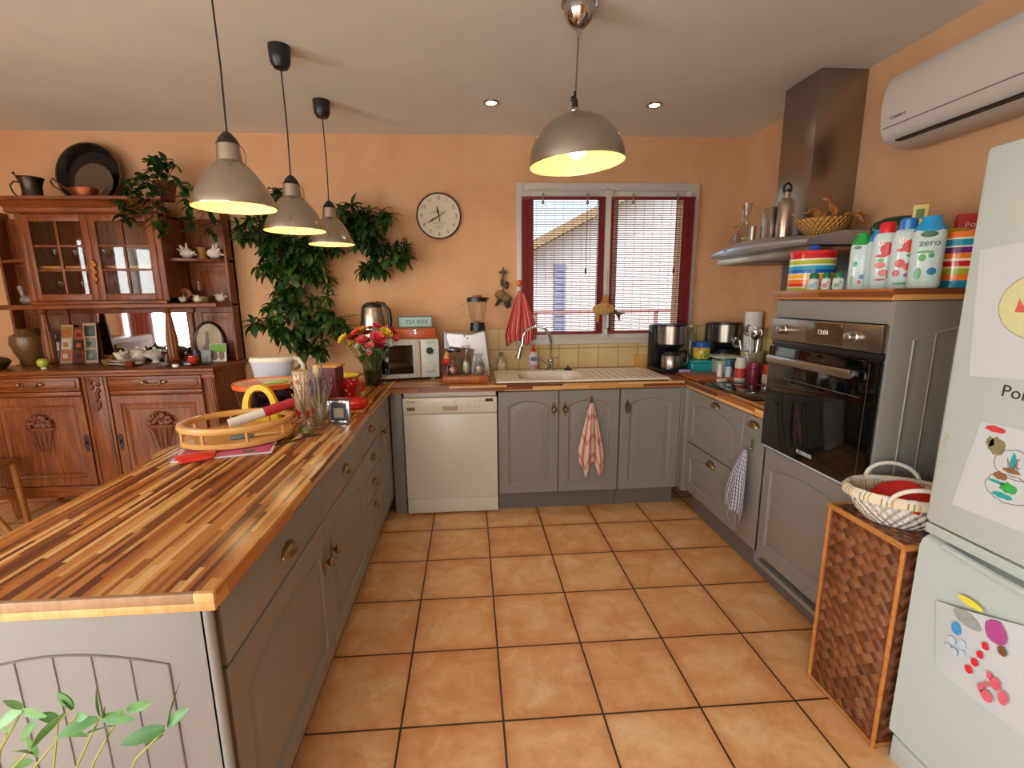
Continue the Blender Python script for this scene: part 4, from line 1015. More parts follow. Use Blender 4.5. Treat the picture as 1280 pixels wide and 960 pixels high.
# copper pan dish
t = thing('copper_dish', 'small oval copper dish with looped handles in front of the pan', 'dish', (-2.09, .52, 2.0455))
M_COP = mat('worn_copper', '8a4a2c', .35, .8, var=.25)
b = B(); b.lathe([(.0001, 0), (.055, 0), (.075, .03), (.09, .055), (.086, .055), (.070, .03), (.052, .005), (.0001, .005)], sy=.55, n=36); part('bowl', b, M_COP, t)
b = B(); b.tube([(-.085, 0, .05), (-.12, 0, .07), (-.165, 0, .115), (-.18, 0, .10), (-.17, 0, .07), (-.13, 0, .045)], .005, 8); b.tube([(.085, 0, .05), (.11, 0, .08), (.13, 0, .06), (.10, 0, .035)], .004, 8); part('handle', b, M_COP, t)
# black round pan
t = thing('round_pan', 'large round black pan leaning on the wall on top of the dresser', 'pan', (-2.175, .755, 2.047))
TM = T(0, 0, .175) @ RX(82)
b = B(); b.lathe([(.0001, 0), (.16, 0), (.190, .045), (.196, .05), (.200, .046), (.168, -.006), (.0001, -.006)][::1], n=56, M=TM); part('pan_body', b, mat('black_enamel', '15100f', .25, var=.1), t)
b = B(); b.tube([TM @ Vector((.198*math.cos(a), .198*math.sin(a), .049)) for a in [i*PI/30 for i in range(60)]], .004, 6, closed=True); part('rim', b, mat('worn_brass_rim', '6a5a38', .4, .6), t)
b = B(); b.lathe([(.0001, .0), (.115, .0), (.118, .004), (.0001, .006)], n=40, M=T(.055, -.085, .125) @ RX(80)); 
single('brown_platter', 'brownish round platter standing in front of the black pan', 'platter', b, mat('brown_lid', '5a4432', .5, var=.1), (-2.175, .755, 2.047))
# vase, pot, apple
lathe_thing('ceramic_vase', 'dark glazed vase with pale squiggle at the left of the dresser', 'vase', [(.0001, 0), (.048, 0), (.052, .012), (.085, .09), (.100, .15), (.092, .195), (.055, .222), (.048, .232), (.062, .244), (.058, .246), (.042, .232), (.0001, .2)], mat('dark_ochre_glaze', '6e4e2c', .25, var=.35, vs=22), (-2.70, .66, 1.0005), 40)
t = thing('tureen', 'dark green lidded dish at the left end of the dresser top', 'tureen', (-2.80, .47, 1.0005))
M_TUR = mat('dark_green_glaze', '3a3a2a', .3, var=.3)
b = B(); b.lathe([(.0001, 0), (.075, 0), (.098, .03), (.105, .045), (.1, .047), (.0001, .047)], n=36); part('bowl', b, M_TUR, t)
b = B(); b.lathe([(.103, .0475), (.095, .062), (.06, .078), (.018, .084), (.014, .092), (.022, .10), (.014, .108), (.0001, .11)], n=36); part('lid', b, mat('brown_glaze', '5a3a26', .3, var=.3), t)
b = B(); b.lathe([(.0001, .002), (.014, .0), (.026, .01), (.031, .028), (.028, .045), (.016, .054), (.004, .050), (.0001, .048)], n=24); t = thing('green_apple', 'yellow green apple shaped ornament on a small white foot', 'ornament', (-2.45, .44, 1.0005)); bb = B(); bb.lathe([(.016, 0), (.017, .004), (.012, .010), (.0001, .011)], n=20); part('foot', bb, M_PORC, t); b.v = [Vector(v)+Vector((0, 0, .0105)) for v in b.v]; part('fruit', b, mat('apple_skin', 'a8b83c', .3, var=.2, vs=20), t)
# leaning postcards / photos under the cabinet at left
pc = [(-2.60, .115, ['6c7a7c', 'c8c8c0', '3a3430'], 'grey toned photo card leaning in the dresser niche'), (-2.52, .15, ['c86a3a', 'e0c8b0', 'b08030'], 'tall orange picture card leaning in the dresser niche'), (-2.435, .13, ['7a2018', '2a1a18', 'b8502a'], 'dark red photo card leaning in the dresser niche'), (-2.350, .155, ['3a3428', '6a5a3c', '1c1c18'], 'dark brown photo strip beside the mirror')]
for i, (x, h, cols, lab) in enumerate(pc):
    b = B(); H = h+.12
    b.mi = 0; b.box(-.040, .040, -.002, .002, 0, H)
    rr = random.Random(i)
    for k in range(3):
        b.mi = k+1; zz = .02+k*(H-.03)/3; b.box(-.033, .033, -.003, -.002, zz, zz+(H-.03)/3-.008)
        b.mi = (k+1) % 3+1; b.box(-.02, .012, -.0035, -.003, zz+.015, zz+.045)
    single('photo_card', lab, 'card', b, [mat('card_edge_%d' % i, 'b89878' if i % 2 else '5a3a28', .5)]+[mat('photo_tone_%d_%d' % (i, k), c, .3, var=.5, vs=30) for k, c in enumerate(cols)], (x, .70, 1.0005), -4+3*i, 'cards leaning in the dresser niche', rx=-14 if i < 3 else -8)
# china
M_CHINA = blob_mat('white_china_with_brown_pattern', 'd8cdb8', ['8a5a34', 'd8cdb8', 'b89a60', '6a4028', 'd8cdb8'], 60, .3, .2)
def cup(loc, lab, rz=0, m=None, s=1):
    t = thing('china_cup', lab, 'cup', loc, rz, 'patterned china set on the dresser')
    b = B(); b.lathe([(.0001, .004), (.02*s, .0), (.022*s, .004), (.036*s, .028*s), (.042*s, .048*s), (.040*s, .048*s), (.033*s, .028*s), (.0001, .008)], n=24); part('bowl', b, m or M_CHINA, t)
    b = B(); b.tube([(.037*s, 0, .04*s), (.056*s, 0, .042*s), (.055*s, 0, .022*s), (.033*s, 0, .018*s)], .0035, 6); part('handle', b, m or M_CHINA, t); return t
def plate(loc, r, lab, m=None, grp='patterned china set on the dresser'):
    return lathe_thing('china_plate', lab, 'plate', [(.0001, 0), (r*.5, 0), (r*.9, .010), (r, .013), (r*.98, .016), (r*.5, .005), (.0001, .005)], m or M_CHINA, loc, 32, grp)
plate((-2.07, .58, 1.0005), .075, 'stacked white china plate on the left of the china set, lowest of its pile')
plate((-2.07, .58, 1.0175), .062, 'smaller white china plate topping the left pile')
cup((-2.07, .58, 1.0345), 'china cup standing on the two stacked plates', 160)
plate((-1.97, .52, 1.0005), .07, 'white china plate lying in the middle before the mirror')
t = thing('china_teapot', 'brown and cream patterned china teapot before the mirror', 'teapot', (-2.03, .69, 1.0005), 20)
b = B(); b.lathe([(.0001, 0), (.03, 0), (.055, .03), (.06, .055), (.045, .085), (.03, .092), (.012, .098), (.008, .108), (.0001, .115)], n=30); part('body', b, M_CHINA, t)
b = B(); b.tube([(-.055, 0, .04), (-.085, 0, .06), (-.10, 0, .09)], [.012, .008, .006], 8); part('spout', b, M_CHINA, t)
b = B(); b.tube([(.05, 0, .075), (.085, 0, .08), (.085, 0, .04), (.055, 0, .03)], .005, 8); part('handle', b, M_CHINA, t)
t = thing('china_tureen', 'pale footed china bowl with lid right of the teapot', 'bowl', (-1.90, .66, 1.0005))
b = B(); b.lathe([(.03, 0), (.02, .012), (.022, .02), (.06, .045), (.075, .065), (.07, .066), (.0001, .066)], n=30); part('bowl', b, M_PORC, t)
b = B(); b.lathe([(.072, .0665), (.05, .082), (.01, .092), (.012, .104), (.0001, .108)], n=30); part('lid', b, M_CHINA, t)
t = thing('wicker_bowl', 'dark brown woven bowl near the right turned column', 'bowl', (-1.765, .63, 1.0005))
b = B(); b.lathe([(.0001, 0), (.04, 0), (.062, .04), (.068, .075), (.063, .075), (.056, .04), (.0001, .006)], n=30); part('body', b, wick('dark_wicker', '6a3420'), t)
b = B(); b.tube([(.065*math.cos(a), 0, .073+.05*math.sin(a)) for a in [i*PI/12 for i in range(13)]], .004, 6); part('handle', b, wick('dark_wicker', '6a3420'), t)
cup((-2.15, .56, 1.0005), 'small shell like brown cup left of the china plates', 40, mat('amber_shell', '8a6a38', .3, var=.35, vs=40), .8)
cup((-1.93, .45, 1.0005), 'reddish brown shell like cup at the front edge of the dresser', 200, mat('reddish_shell', '7a3a26', .3, var=.35, vs=40), .75)
# oval picture frame
t = thing('oval_picture', 'oval framed picture with dark rim leaning at the right of the dresser', 'picture', (-1.585, .745, 1.002))
TM = RX(-8); b = B()
b.tube([TM @ Vector((.098*math.cos(a), 0, .135+.128*math.sin(a))) for a in [i*PI/28 for i in range(56)]], .0095, 8, closed=True); part('frame', b, mat('black_brown_rim', '1c1010', .25), t)
b = B(); b.prism([(.094*math.cos(a), .135+.124*math.sin(a)) for a in [i*PI/24 for i in range(48)]], .0, .004, 'xz', TM); part('print', b, mat('sepia_print', 'b8a488', .4, var=.3, vs=14), t)
b = B(); b.prism([(-.03, .10), (.0, .10), (-.005, .20), (-.02, .20)], -.002, -.0002, 'xz', TM); b.prism([(-.05, .06), (.03, .06), (.02, .10), (-.04, .10)], -.0018, -.0002, 'xz', TM); part('figure', b, mat('sepia_figure', '7a6450', .4, var=.3), t)
b = B(); b.mi = 0; b.box(-.052, .052, -.001, .001, 0, .125); b.mi = 1; b.box(-.05, .05, -.0016, -.001, .065, .123); b.mi = 2; b.ell((-.02, -.001, .04), (.02, .002, .03)); b.ell((.022, -.001, .042), (.018, .002, .032))
single('postcard', 'green and white postcard in front of the oval picture', 'card', b, [mat('card_white', 'd8d4cc', .4, var=.1), mat('leafy_green_print', '6a9a3a', .4, var=.5, vs=50), mat('brown_goat_print', '7a5a44', .4, var=.4)], (-1.475, .635, 1.0005), 12, rx=-16)
lathe_thing('red_pumpkin', 'small red orange ornament pumpkin on the dresser top', 'ornament', [(.0001, .004), (.018, 0), (.034, .016), (.036, .032), (.024, .050), (.006, .050), (.0001, .046)], mat('red_orange_skin', 'b83420', .35, var=.2), (-1.565, .50, 1.0065), 24)
b = B(); b.lathe([(.0001, 0), (.08, 0), (.095, .006), (.0001, .003)], sx=1.1, sy=.6, n=30); single('shallow_dish', 'dark shallow dish under the red pumpkin ornament', 'dish', b, M_BLACK, (-1.555, .50, 1.0005))
b = B(); b.box(-.03, .03, -.004, .004, 0, .085, .001); single('small_photo', 'small pale photo beside the postcard', 'card', b, mat('pale_blue_photo', '8a8a90', .3, var=.3, vs=40), (-1.535, .60, 1.0005), 6, rx=-10)
lathe_thing('glass_perfume_bottle', 'small purple and black bottle beside the right turned column', 'bottle', [(.0001, 0), (.022, 0), (.024, .05), (.014, .068), (.016, .09), (.0001, .095)], mat('violet_bottle', '4a3a58', .2, var=.5, vs=40), (-1.60, .60, 1.0005), 20)
lathe_thing('white_candle', 'short stubby white candle at the front right of the dresser', 'candle', [(.0001, 0), (.02, 0), (.02, .018), (.0001, .02)], M_PORC, (-1.62, .40, 1.0005), 20)
b = B(); b.ell((0, 0, .018), (.032, .018, .018)); b.cyl((.01, 0, .02), (.022, 0, .075), .008, .010, 12); single('stone_figure', 'small dark stone figure with pale neck at the foot of the right column', 'ornament', b, mat('grey_stone', '5c5450', .5, var=.4), (-1.70, .42, 1.0005))
# side shelf ornaments
def shell(b, c, s, seed):
    rr = random.Random(seed); b.ell(c, (s*.5, s*.4, s*.38), 14, 10)
    for i in range(9):
        a = rr.uniform(0, 2*PI); e = rr.uniform(-.2, 1.2); d = Vector((math.cos(a)*math.cos(e), math.sin(a)*math.cos(e)*.7, math.sin(e)))
        p = Vector(c); b.cyl(p+d*s*.2, p+d*s*rr.uniform(.6, .85), s*.16, s*.04, 8)
M_SHELL = mat('pale_pink_shell', 'ddcfc4', .5, var=.12, vs=40)
for (x, y, z, s_, lab) in ((-1.60, .66, 1.69, .085, 'white spiky seashell on the upper side shelf beside the yellow box'), (-1.455, .72, 1.69, .095, 'white spiky seashell at the right end of the upper side shelf'),
                           (-1.44, .70, 1.403, .065, 'white coral lump at the right end of the lower side shelf'), (-1.635, .60, 1.403, .042, 'small white shell beside the amber ammonite'), (-1.53, .58, 1.403, .045, 'flat white shell before the glass bottle')):
    b = B(); shell(b, (0, 0, s_*.42), s_, int(abs(x*100))); single('seashell', lab, 'seashell', b, M_SHELL, (x, y, z))
b = B(); b.cyl((0, 0, .0005), (0, 0, .082), .034, n=24); single('round_tin', 'yellow ochre round tin behind the shell on the upper side shelf', 'tin', b, mat('ochre_tin', 'b07a2c', .4, var=.2), (-1.552, .745, 1.688))
b = B(); b.tube([(.034*(1-k/50)*math.cos(k*.3), 0, .045+.045*(1-k/60)*math.sin(k*.3)) for k in range(46)], [.016*(1-k/52) for k in range(46)], 8); single('ammonite_shell', 'amber spiral shell at the left of the lower side shelf', 'seashell', b, mat('amber_spiral', '9a5c34', .4, var=.3), (-1.66, .68, 1.403))
t = thing('sand_bottle', 'clear bottle half filled with pale sand on the lower side shelf', 'bottle', (-1.575, .70, 1.4025))
b = B(); b.lathe([(.0001, 0), (.052, 0), (.056, .03), (.030, .065), (.012, .085), (.012, .12), (.018, .125), (.018, .145), (.0001, .15)], n=28); part('glass_body', b, M_GLASSB, t)
b = B(); b.lathe([(.0001, .003), (.049, .003), (.052, .030), (.044, .040), (.0001, .045)], n=28); part('sand', b, mat('pale_sand', 'b8a078', .8, var=.2, vs=90), t)
# glasses inside
def stem_glass(loc, lab, s=1., kind=0, root=None):
    t = thing('stem_glass', lab, 'glass', loc, 0, 'glasses in the dresser')
    b = B()
    if kind == 0: b.lathe([(.0001, 0), (.026*s, .001), (.026*s, .003), (.005*s, .008), (.004*s, .05*s), (.010*s, .06*s), (.030*s, .085*s), (.034*s, .12*s), (.032*s, .12*s), (.027*s, .085*s), (.0001, .062*s)], n=20)
    else: b.lathe([(.0001, 0), (.022*s, 0), (.028*s, .04*s), (.031*s, .075*s), (.029*s, .075*s), (.025*s, .04*s), (.0001, .006)], n=20)
    part('glass_body', b, M_GLASSD, t); return t
M_GLASSD = glass('cut_glass', 'f4f6f4', 1.4, .04)
g0 = None; LV = {0: ('bottom', 1.441), 1: ('middle', 1.644)}
for row, kind, n, s_ in ((0, 0, 7, .9), (1, 0, 8, .95)):
    for k in range(n):
        x = ux0+.085+k*(ux1-ux0-.17)/(n-1); y = .70 if k % 2 else .655
        lab = ('clear stemmed glasses standing on the inner shelf of the glazed dresser cabinet', 'clear stemmed glasses standing at the bottom of the glazed dresser cabinet')[1-row]
        loc = (x, y, LV[row][1])
        if g0 is None: g0 = stem_glass(loc, lab, s_, kind); g0['group'] = 'glasses at the bottom of the dresser cabinet'
        else:
            o = dup(g0, loc, 0, lab, ('glasses at the bottom of the dresser cabinet', 'glasses on the inner shelf of the dresser cabinet')[row])
b = B(); b.ell((0, 0, .03), (.045, .03, .03)); b.cyl((-.02, 0, .04), (-.03, 0, .12), .012, .018, 10)
single('small_figurine', 'small grey and pink figurine on the left ledge of the dresser', 'ornament', b, mat('grey_pink_ceramic', '8a7870', .4, var=.4, vs=40), (-2.62, .62, 1.4025))
# ================================================================== THINGS ON THE WORKTOPS
H = .8705
# ---- microwave
mw = thing('microwave', 'white microwave oven with black window on the back worktop', 'microwave', (-.213, .60, H), 10)
b = B()
b.box(-.24, .24, -.14, .17, .012, .272, .010)
for x in (-.2, .2):
    for y in (-.12, .14): b.cyl((x, y, 0), (x, y, .014), .014, n=12)
part('body', b, M_WHITE, mw)
b = B(); b.box(-.24, .115, -.160, -.1405, .014, .270, .006); d = part('door', b, M_WHITE, mw)
b = B(); b.box(-.205, .065, -.1615, -.159, .045, .238, .001); part('door_window', b, M_BLKGL, d)
b = B(); b.box(.082, .112, -.172, -.160, .02, .262, .006); part('handle', b, mat('pinkish_white', 'c4b0a0', .4), d)
b = B(); b.box(.117, .24, -.160, -.1405, .014, .270, .006); cp = part('control_panel', b, M_WHITE, mw)
b = B(); b.lathe([(.024, 0), (.022, .014), (.0001, .015)], M=T(.178, -.160, .195) @ RX(90), n=24); part('timer_knob', b, M_BLACK, cp)
b = B(); b.lathe([(.024, 0), (.022, .014), (.0001, .015)], M=T(.178, -.160, .085) @ RX(90), n=24); part('power_knob', b, M_PVC, cp)
b = B(); 
for k in range(5): b.box(.148+k*.013, .155+k*.013, -.1606, -.1602, .048, .054)
b.box(.15, .206, -.1606, -.1602, .246, .250); b.box(.155, .20, -.1606, -.1602, .118, .120); part('markings', b, mat('grey_print', '77706a', .5), cp)
# ---- tea box on the microwave
t = thing('tea_box', 'orange wooden box lying on top of the microwave', 'box', (-.112, .62, H+.273), 4)
b = B(); b.box(-.135, .135, -.10, .10, 0, .066, .004); part('box_body', b, mat('orange_varnished_wood', 'b8521c', .3, var=.15), t)
b = B(); b.box(-.014, .014, -.106, -.100, .045, .064, .002); b.cyl((0, -.104, .04), (0, -.112, .04), .006, n=12); part('clasp', b, M_CHROME, t)
t = thing('tea_sign', 'pale blue framed sign reading TEA BOX propped above the orange box', 'sign', (-.118, .66, H+.3395), 4)
b = B(); ring(b, -.12, .12, 0, .082, .008, -.008, .006, .001); part('frame', b, mat('grey_wood_frame', '6a6258', .6), t)
b = B(); b.box(-.114, .114, -.004, .005, .006, .076); part('panel', b, mat('pale_blue_panel', '9cc4c4', .5, var=.05), t)
b = B(); b.text('TEA BOX', .038, T(.01, -.0045, .040) @ RX(90)); part('lettering', b, M_BLACK, t)
# ---- kettle
t = thing('electric_kettle', 'stainless steel electric kettle with black handle behind the flowers', 'kettle', (-.40, .60, H+.273), 0)
b = B(); b.lathe([(.086, 0), (.090, .008), (.090, .02), (.088, .05), (.078, .15), (.066, .215), (.060, .228), (.0001, .238)], n=36); part('body', b, M_STEEL, t)
b = B(); b.lathe([(.0001, .0), (.094, 0), (.094, .016), (.0001, .016)], n=36); b.lathe([(.067, .212), (.060, .232), (.03, .248), (.0001, .25)], n=36); part('base_and_lid', b, M_BLACK, t)
b = B(); b.tube([(.03, -.0, .242), (.075, -.0, .235), (.112, -.0, .19), (.118, -.0, .12), (.105, -.0, .05), (.08, -.0, .04)], [.012, .014, .016, .015, .013, .010], 10); b.box(-.094, -.07, -.018, .018, .06, .21, .006, RY(6)); part('handle', b, M_BLACK, t)
# ---- food processor
t = thing('food_processor', 'silver kitchen machine with glass blender jar on top', 'food processor', (.245, .58, H))
b = B(); b.prism([(-.155, .215), (-.145, .315), (.02, .300), (.115, .322), (.130, .30), (.155, .02), (.15, 0), (-.13, 0), (-.13, .02), (.02, .05), (.04, .19), (-.09, .205)], -.075, .095, 'xz'); o = part('machine_body', b, mat('silver_plastic', 'b4aeb0', .3, .6, var=.05), t)
bv = o.modifiers.new('b', 'BEVEL'); bv.width = .012; bv.segments = 3; bv.limit_method = 'ANGLE'
b = B(); b.prism([(-.158, .205), (-.156, .320), (-.148, .322), (-.120, .205)], -.078, .098, 'xz'); b.box(-.14, -.05, -.06, .08, .175, .206, .008); part('attachment_head', b, mat('dark_chrome', '5c5658', .2, .9), t)
b = B()
for (x, z) in ((-.02, .288), (.0, .272)): b.cyl((x, -.074, z), (x, -.078, z), .006, n=10)
part('screw', b, M_BLACK, t)
b = B(); b.lathe([(.054, .315), (.050, .372), (.0001, .374)], (.073, .02, 0), 28); part('jar_collar', b, M_BLACK, t)
b = B(); b.lathe([(.044, .366), (.050, .39), (.062, .46), (.068, .52), (.066, .52), (.059, .46), (.047, .39), (.0001, .372)], (.073, .02, 0), 32); b.tube([(.012, .02, .51), (-.03, .02, .50), (-.03, .02, .43), (.02, .02, .41)], .006, 8); part('blender_jar', b, M_GLASSB, t)
b = B(); b.lathe([(.072, .515), (.072, .542), (.05, .548), (.0001, .549)], (.073, .02, 0), 32); b.box(.12, .155, .01, .03, .53, .542, .003); part('jar_lid', b, M_BLACK, t)
b = B(); b.lathe([(.034, .549), (.030, .560), (.0001, .561)], (.073, .02, 0), 24); part('lid_plug', b, mat('reddish_plug', '9a6a5c', .4), t)
# ---- tray with small glass jars
b = B(); b.box(-.145, .145, -.085, .085, 0, .045, .004); b.box(-.135, .135, -.088, -.083, .012, .036, .002)
single('wooden_box', 'low reddish wooden box carrying three glass jars', 'box', b, wood('orange_brown_board', '8a4420', 'a85a2c', 'c07840', .35, (14, 2, 2)), (.228, .365, H))
def corkjar(x, y, s, lab, w=1., fill='c87050'):
    t = thing('glass_jar', lab, 'jar', (x, y, H+.0455))
    b = B(); b.lathe([(.0001, 0), (.038*w, 0), (.042*w, .006), (.040*w, .05*s), (.026*w, .075*s), (.022*w, .09*s), (.034*w, .11*s), (.032*w, .112*s), (.019*w, .09*s), (.023*w, .074*s), (.037*w, .05*s), (.038*w, .006), (.0001, .005)], n=28); part('glass_body', b, M_GLASSD, t)
    b = B(); b.ell((0, 0, .026*s), (.028*w, .028*w, .022*s), 14, 8); part('contents', b, mat('fill_'+fill, fill, .6, var=.3, vs=60), t); return t
corkjar(.148, .36, 1.15, 'left glass jar on the low wooden box with reddish contents', fill='b06a50')
corkjar(.235, .37, 1.7, 'tallest glass jar in the middle of the low wooden box', .9, 'c8b898')
corkjar(.318, .36, 1.25, 'right glass jar on the low wooden box with pinkish contents', .95, 'c89a84')
t = thing('red_egg_cup', 'small red and orange figurine right beside the microwave', 'ornament', (.105, .44, H))
b = B(); b.lathe([(.0001, 0), (.03, 0), (.034, .03), (.03, .09), (.0001, .1)], n=20); part('base', b, mat('brown_base', '5a2a22', .5, var=.2), t)
b = B(); b.ell((0, 0, .125), (.030, .03, .027)); part('red_body', b, M_RED, t)
b = B(); b.lathe([(.02, .14), (.022, .155), (.010, .18), (.0001, .195)], n=16); part('cap', b, mat('straw_cap', 'd09860', .6), t)
b = B(); b.lathe([(.018, 0), (.014, .03), (.008, .055), (.010, .07), (.0001, .075)], n=14); b.box(-.01, .02, -.004, .004, .06, .07, .002)
single('pepper_mill', 'tiny black object on the worktop left of the sink', 'ornament', b, M_BLACK, (.39, .62, H))
# ---- behind the sink
t = thing('hand_soap_bottle', 'clear bottle with cream label and grey cap behind the sink', 'bottle', (.49, .745, .8705))
b = B(); b.lathe([(.0001, 0), (.034, 0), (.034, .085), (.026, .10), (.012, .108), (.012, .12), (.0001, .12)], n=24, sy=.6); part('bottle_body', b, mat('clear_amber_liquid', 'b09a7c', .15), t)
b = B(); b.lathe([(.015, .118), (.015, .142), (.0001, .145)], n=18); part('cap', b, mat('grey_cap', '7c7274', .4), t)
b = B(); b.box(-.026, .026, -.0225, -.0205, .012, .068, .001); part('label', b, mat('cream_label', 'd8c49a', .6), t)
t = thing('washing_up_bottle', 'clear washing up liquid bottle with red cap and oval label', 'bottle', (.73, .735, .886))
b = B(); b.lathe([(.0001, 0), (.036, 0), (.037, .03), (.033, .07), (.036, .10), (.024, .125), (.012, .132), (.0001, .132)], n=28, sy=.6); part('bottle_body', b, mat('frosted_white_plastic', 'd0c8c4', .3), t)
b = B(); b.lathe([(.018, .13), (.014, .15), (.006, .16), (.006, .18), (.0001, .182)], n=18); part('cap', b, M_RED, t)
b = B(); b.prism([(.026*math.cos(a), .078+.017*math.sin(a)) for a in [i*PI/12 for i in range(24)]], -.0235, -.0215, 'xz'); part('label', b, mat('blue_oval_label', '5a6c98', .5, var=.4, vs=80), t)
b = B(); 
for k in range(7): b.box(-.030+k*.010, -.026+k*.010, -.0235, -.0215, .004, .035)
part('red_stripes', b, M_RED, t)
# ---- right corner
def coffee(loc, rz, lab, carafe=True):
    t = thing('coffee_maker', lab, 'coffee maker', loc, rz)
    b = B(); b.box(-.105, .105, -.14, .12, 0, .030, .008); b.box(-.105, .105, .035, .12, .025, .335, .012); part('stand', b, M_BLACK, t)
    b = B(); b.prism([(-.075, .0), (.075, 0), (.085, .032), (-.085, .032)], -.1465, -.120, 'xz', T(0, 0, .003)); part('base_front', b, M_BLACK, t)
    b = B(); b.lathe([(.098, .205), (.100, .33), (.0001, .332)], (0, -.03, 0), 36); part('filter_housing', b, M_STEELV, t)
    b = B(); b.lathe([(.102, .328), (.102, .342), (.0001, .343)], (0, -.03, 0), 36); part('lid', b, M_BLACK, t)
    b = B(); b.lathe([(.06, .165), (.096, .20), (.098, .207)], (0, -.03, 0), 36); part('filter_funnel', b, M_BLACK, t)
    b = B(); b.box(.0, .09, -.1475, -.144, .006, .030, .001); part('display', b, mat('blue_white_display', 'a8b4d8', .2, var=.2, vs=60), t)
    if carafe:
        b = B(); b.lathe([(.0001, .031), (.068, .031), (.070, .04), (.068, .12), (.064, .125)], (-.01, -.055, 0), 36); part('carafe', b, M_STEELV, t)
        b = B(); b.lathe([(.066, .124), (.055, .15), (.04, .158), (.0001, .16)], (-.01, -.055, 0), 30); b.tube([(.05, -.06, .145), (.095, -.065, .150), (.115, -.068, .12), (.112, -.068, .07), (.085, -.065, .045)], [.010, .012, .013, .012, .008], 8); part('carafe_handle', b, M_BLACK, t)
    return t
coffee((1.70, .60, H), 8, 'black and steel coffee maker with insulated jug right of the sink')
coffee((2.15, .675, H), -8, 'second coffee maker in the corner beside the paper roll')
b = B(); b.box(-.055, .055, -.008, .008, 0, .10, .004, RX(-12)); single('chopping_board', 'small wooden board leaning on the tiles beside the coffee maker', 'chopping board', b, M_BEECH, (1.565, .765, H))
t = thing('glass_bottle', 'clear ribbed glass bottle between coffee maker and window frame', 'bottle', (1.925, .74, H))
b = B(); b.lathe([(.0001, 0), (.045, 0), (.047, .03), (.042, .05), (.047, .07), (.042, .10), (.047, .13), (.042, .16), (.046, .20), (.030, .26), (.014, .29), (.014, .31)], n=28); part('glass_body', b, M_GLASSD, t)
b = B(); b.cyl((0, 0, .305), (0, 0, .325), .016, n=16); part('cap', b, M_PORC, t)
t = thing('biscuit_jar', 'round jar with blue lid and yellow green pattern on the teal tin', 'jar', (1.945, .60, .9575))
b = B(); b.lathe([(.0001, 0), (.056, 0), (.062, .01), (.062, .075), (.056, .085)], n=32); part('jar_body', b, blob_mat('fruit_pattern', 'd8b040', ['4a8a3a', 'd8b040', 'c85a2a', 'e0c860', '5a9a4a'], 42, .42, .25), t)
b = B(); b.lathe([(.064, .084), (.066, .115), (.055, .124), (.0001, .125)], n=32); part('lid', b, mat('blue_lid', '1c5aa8', .25), t)
t = thing('teal_tin', 'shiny teal rectangular tin under the blue lidded jar', 'tin', (1.945, .545, H), -6)
b = B(); b.box(-.115, .115, -.075, .11, .004, .070, .010); part('tin_body', b, mat('teal_enamel', '1c8c94', .2, var=.05), t)
b = B(); b.box(-.118, .118, -.078, .113, .070, .084, .006); part('lid', b, mat('teal_enamel_light', '2a9ca2', .2, var=.05), t)
t = thing('paper_roll', 'white kitchen paper roll standing in the corner by the wall', 'paper roll', (2.225, .44, H+.04))
b = B(); b.lathe([(.0001, -.04), (.055, -.04), (.055, .014), (.016, .016), (.016, .2)], n=28); part('stand', b, M_WHITE, t)
b = B(); b.lathe([(.018, .10), (.056, .10), (.056, .385), (.018, .385), (.018, .10)], n=36, cap=False); part('roll', b, mat('white_tissue', 'e4e0dc', .9, var=.03), t)
t = thing('weighing_scale', 'pale green flat stacked kitchen scale behind the spice jars', 'kitchen scale', (2.03, .43, H), -10)
b = B(); b.box(-.07, .07, -.06, .06, 0, .10, .01); part('scale_body', b, mat('pale_green_plastic', 'a8ac98', .4), t)
b = B(); b.box(-.085, .085, -.07, .07, .112, .130, .006); b.box(-.03, .03, -.03, .03, .098, .114); part('pan', b, mat('pale_green_pan', 'b4b8a6', .4), t)
t = thing('utensil_pot', 'cream round pot holding ladles beside the oven tower', 'pot', (2.16, .32, H))
b = B(); b.lathe([(.0001, 0), (.068, 0), (.072, .02), (.072, .165), (.066, .165), (.064, .01), (.0001, .01)], n=36); part('pot_body', b, mat('cream_stoneware', 'c8bc96', .4, var=.05), t)
b = B()
for k in range(9): b.ell((-.069*math.cos(k*.2-.1), -.071*math.sin(k*.2+.35), .06+.03*math.sin(k*2.3)), (.010, .006, .012), 8, 6)
part('leaf_print', b, mat('green_print', '7a8a4a', .5), t)
for i, (dx, dy, lean, rot, lab, kind) in enumerate(((-.02, -.02, 12, 160, 'large steel ladle standing highest in the cream pot', 0), (.02, .0, 6, 120, 'steel skimmer spoon leaning left in the cream pot', 1), (.03, .02, 10, -40, 'steel serving spoon leaning right in the cream pot', 1), (-.03, .02, 15, 200, 'short steel ladle at the left of the cream pot', 0))):
    b = B(); Lh = (.30, .25, .24, .22)[i]
    b.tube([(0, 0, .015), (0, 0, Lh)], .005, 8)
    if kind == 0: b.lathe([(.0001, -.034), (.024, -.028), (.040, -.012), (.044, .004), (.041, .004), (.036, -.010), (.0001, -.030)], n=24, M=T(.0, -.03, Lh) @ RX(-70))
    else: b.ell((0, 0, Lh+.03), (.026, .008, .038), 16, 10)
    single('ladle' if kind == 0 else 'serving_spoon', lab, 'utensil', b, M_CHROME, (2.16+dx, .32+dy, H+.012), rot, 'utensils in the cream pot', rx=lean)
